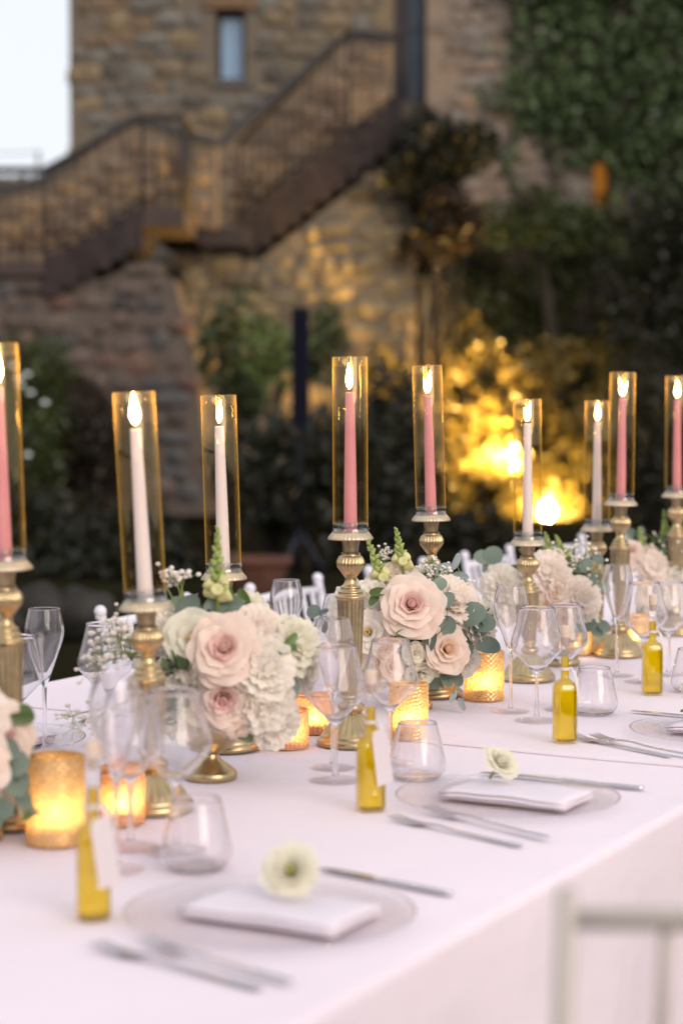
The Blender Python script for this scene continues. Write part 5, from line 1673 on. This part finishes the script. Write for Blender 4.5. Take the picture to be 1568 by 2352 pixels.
setting(1660, 1688, ((-.045, .02), .033, .040, (.65, -.45, .5), 'carnation', 'white', 7), ('clear glass plate at the right picture edge', 'folded linen napkin at the right picture edge', 'white ruffled flower on the napkin at the right edge'), .04)
st_p = at(1548, 1640, TOP + .045)
fork(at(190, 2172), at(645, 2292), 'nearest blurred fork at the bottom left')
fork(at(330, 2176), at(676, 2272), 'second blurred fork beside the nearest plate', .0035)
fork(at(885, 1882), at(1225, 1956), 'fork with its tines beside the second oil bottle')
fork(at(968, 1866), at(1282, 1941), 'fork crossing close to the second plate', .0035)
fork(at(1283, 1690), at(1585, 1752), 'sharp fork leaning on the third oil bottle foot')
fork(at(1346, 1698), at(1625, 1752), 'sharp fork nearest the third plate', .0035)
knife(at(735, 2003), at(1035, 2062), 'blurred knife right of the nearest plate')
knife(at(1103, 1781), at(1478, 1817), 'knife behind the second plate')
knife(at(1447, 1638), at(1760, 1668), 'knife behind the white flower at the right')
# far side settings
for i, (u_, lab) in enumerate(((2.62, 'left'), (3.36, 'middle'), (4.10, 'right'))):
    p = T(u_, -2.12)
    lb = {'left': 'between the left candlestick and the flute', 'middle': 'behind the nearest bouquet', 'right': 'behind the sharp bouquet'}[lab]
    c = thing('charger_plate', 'far-side glass plate ' + lb, 'plate', p + Vector((0, 0, .0008)), (0, 0, i), 'clear glass charger plates')
    ob('dish', CH[0], c)
    ob('rim', CH[1], c)
    n_ = ob('folded_napkin', napkin_me(i + 7), None, p + Vector((0, 0, .0062)), (0, 0, TROT + PI))
    tag(n_, 'far-side folded napkin ' + lb, 'napkin', 'napkins on the plates')

# ------------------------------------------------------------------ oil bottles
def sq_ring(hw, rc, z, n=4):
    out = []
    for q in range(4):
        cx, cy = [(1, 1), (-1, 1), (-1, -1), (1, -1)][q]
        for k in range(n + 1):
            t = PI / 2 * q + PI / 2 * k / n
            out.append((cx * (hw - rc) + rc * math.cos(t), cy * (hw - rc) + rc * math.sin(t), z))
    return out
def bottle_body(levels, mat, name):
    V, F = [], []
    for hw, rc, z in levels:
        V += sq_ring(hw, rc, z)
    k = 20
    for i in range(len(levels) - 1):
        for j in range(k):
            F.append((i * k + j, i * k + (j + 1) % k, (i + 1) * k + (j + 1) % k, (i + 1) * k + j))
    F.append(tuple(reversed(range(k))))
    F.append(tuple((len(levels) - 1) * k + j for j in range(k)))
    return mesh(name, V, F, mat)
LV = [(.0170, .006, .0), (.0190, .006, .002), (.0192, .006, .02), (.0188, .006, .090), (.0184, .007, .099), (.0165, .009, .1055), (.0115, .0100, .1100), (.0083, .0082, .1130), (.0080, .0079, .120), (.0080, .0079, .175), (.0088, .0087, .1765), (.0088, .0087, .183), (.0070, .0069, .184)]
GB = bottle_body(LV, M['bottle_glass'], 'bottle')
OL = [(max(a - .0016, .002), max(min(b - .001, a - .0017), .001), z) for a, b, z in [(.0178, .006, .004), (.0190, .006, .008), (.0190, .006, .02), (.0186, .006, .090), (.0182, .007, .0985), (.0162, .009, .1045), (.0112, .0098, .1092), (.0081, .0080, .1125), (.0080, .0078, .150)]]
OIL = bottle_body(OL, M['oil'], 'oil')
CORK = MB().lathe([(.0063, .172), (.0066, .184), (.0082, .1845), (.0086, .186), (.0086, .203), (.0080, .205), (.0001, .205)], 20, cap0=True).me('cork', M['cork'])
def ribbon_me():
    b_ = MB()
    n = 20
    V, F = [], []
    for i in range(n):
        t = 2 * PI * i / n
        V += [(.0090 * math.cos(t), .0090 * math.sin(t), .127), (.0093 * math.cos(t), .0093 * math.sin(t), .1325)]
    for i in range(n):
        j = (i + 1) % n
        F.append((2 * i, 2 * j, 2 * j + 1, 2 * i + 1))
    b_.add(V, F)
    b_.ball((.0100, -.003, .130), .0036, 8, 6)
    for sgn, L in ((1, .038), (-1, .030)):
        pts = [(.0105, -.003, .130), (.0150, -.004 + sgn * .004, .126), (.0195, -.004 + sgn * .006, .112), (.0225, -.004 + sgn * .007, .112 - L)]
        V, F = [], []
        for (x, y, z) in pts:
            V += [(x - .0022, y, z), (x + .0022, y + .001, z)]
        for i in range(3):
            F.append((2 * i, 2 * i + 1, 2 * i + 3, 2 * i + 2))
        b_.add(V, F)
    return b_.me('ribbon', M['ribbon'])
RIB = ribbon_me()
def tag_me():
    pts = [(-.0085, .124), (.0085, .124), (.0125, .115), (.0135, .042), (-.0135, .042), (-.0125, .115)]
    V = [(x, -.0004, z) for x, z in pts] + [(x, .0004, z) for x, z in pts]
    k = 6
    F = [tuple(range(k)), tuple(reversed(range(k, 2 * k)))] + [(i, k + i, k + (i + 1) % k, (i + 1) % k) for i in range(k)]
    return mesh('paper_tag', V, F, M['paper'], False)
TAGM = tag_me()
def bottle(pos, rot, label, tg=True, tagx=.026, sc=1.0):
    o = thing('oil_bottle', label, 'oil bottle', pos + Vector((0, 0, .0006)), (0, 0, rot), 'olive oil bottles at each place')
    ob('bottle', GB, o, sc=(sc, sc, sc))
    ob('oil', OIL, o, sc=(sc, sc, sc))
    ob('cork', CORK, o, sc=(sc, sc, sc))
    ob('ribbon', RIB, o, rot=(0, 0, -rot), sc=(sc, sc, sc))
    if tg:
        ob('paper_tag', TAGM, o, tuple(Matrix.Rotation(-rot, 3, 'Z') @ Vector((tagx, -.010, 0))), (math.radians(4), math.radians(-10), -rot + .5))
bottle(at(215, 2112), .25, 'nearest, most blurred olive oil bottle with a white tag')
bottle(at(851, 1863), .30, 'olive oil bottle with a white tag left of the second plate')
bottle(at(1296, 1706), .22, 'sharp corked olive oil bottle tied with a white ribbon', tg=False)
bottle(at(1497, 1596), .15, 'farthest olive oil bottle, in front of the amber votive', tg=False)
bottle(T(3.30, -1.985), .4, 'olive oil bottle on the far side showing under the blurred bouquet', tg=False)

# ------------------------------------------------------------------ chairs
def chair_meshes(mat, q=1.0):
    d = {}
    d['seat'] = MB().box(-.205, -.20, .425, .205, .20, .447).me('seat', mat, False)
    d['cushion'] = MB().box(-.20, -.195, .448, .20, .195, .478).me('cushion', M['cushion'], False)
    d['front_leg'] = MB().tube([(0, 0, 0), (0, 0, .10), (0, 0, .115), (0, 0, .43)], [.012 * q, .016 * q, .018 * q, .015 * q], 10).me('leg', mat)
    d['back_leg'] = MB().tube([(0, -.05, 0), (0, 0, .40), (0, -.012, .55), (0, -.075, .845)], [.012 * q, .015 * q, .0145 * q, .0115 * q], 10).me('back_leg', mat)
    d['finial'] = MB().ball((0, -.078, .858), .0155, 10, 8).tube([(0, -.076, .840), (0, -.077, .848)], .013, 10).me('finial', mat)
    d['stretcher'] = MB().tube([(-.18, 0, 0), (.18, 0, 0)], .009, 8).me('stretcher', mat)
    d['rail'] = MB().tube([(-.185, 0, 0), (0, -.010, .002), (.185, 0, 0)], [.0105 * q, .0125 * q, .0105 * q], 10).me('rail', mat)
    d['spindle'] = MB().tube([(0, -.016, .575), (0, -.032, .66), (0, -.052, .75), (0, -.069, .826)], [.0075 * q, .0092 * q, .0075 * q, .0075 * q], 8).me('spindle', mat)
    return d
CHW, CHS = chair_meshes(M['chair_white']), chair_meshes(M['chair_silver'], .68)
def chair(pos, rot, label, D, n=6, group='white chairs on the far side', zs_=1.0, knob=True):
    """local +y is the sitter's forward; the back rest is at -y"""
    c = thing('chiavari_chair', label, 'chair', (pos.x, pos.y, 0), (0, 0, rot), group)
    c.scale = (1, 1, zs_)
    ob('seat', D['seat'], c)
    ob('cushion', D['cushion'], c)
    for x in (-.185, .185):
        ob('leg', D['front_leg'], c, (x, .18, 0))
        bl_ = ob('back_leg', D['back_leg'], c, (x, -.19, 0))
        if knob:
            ob('finial', D['finial'], bl_)
        ob('stretcher', D['stretcher'], c, (x, -.01, .2), (0, 0, PI / 2))
    ob('stretcher', D['stretcher'], c, (0, .18, .24))
    ob('top_rail', D['rail'], c, (0, -.19 - .070, .826))
    ob('lower_rail', D['rail'], c, (0, -.19 - .016, .575))
    ob('back_rail', D['rail'], c, (0, -.19 - .048, .728))
    for i in range(n):
        ob('spindle', D['spindle'], c, (-.185 + .37 * (i + 1) / (n + 1), -.19, 0))
# far side: the sitter looks towards the near side (+v)
for u_, lab in ((3.87, 'white chair whose knob shows left of the nearest candlestick tray'), (4.55, 'white chair whose knobs show left of the middle candlestick'), (5.23, 'white chair hidden behind the middle candlestick'), (5.91, 'white spindle-back chair right of the big rose'), (6.59, 'white chair hidden deep behind the farther bouquet')):
    chair(T(u_, -2.38, 0), math.atan2(-AV.x, AV.y), lab, CHW)
# near side chair, turned a little
cp = dep(1270, 2090, 1.38)
chair(Vector((cp.x + .185, cp.y + .265, 0)), math.radians(2), 'champagne chair back, close and very blurred, at the lower right', CHS, 4, 'chairs on the near side', 1.158, False)
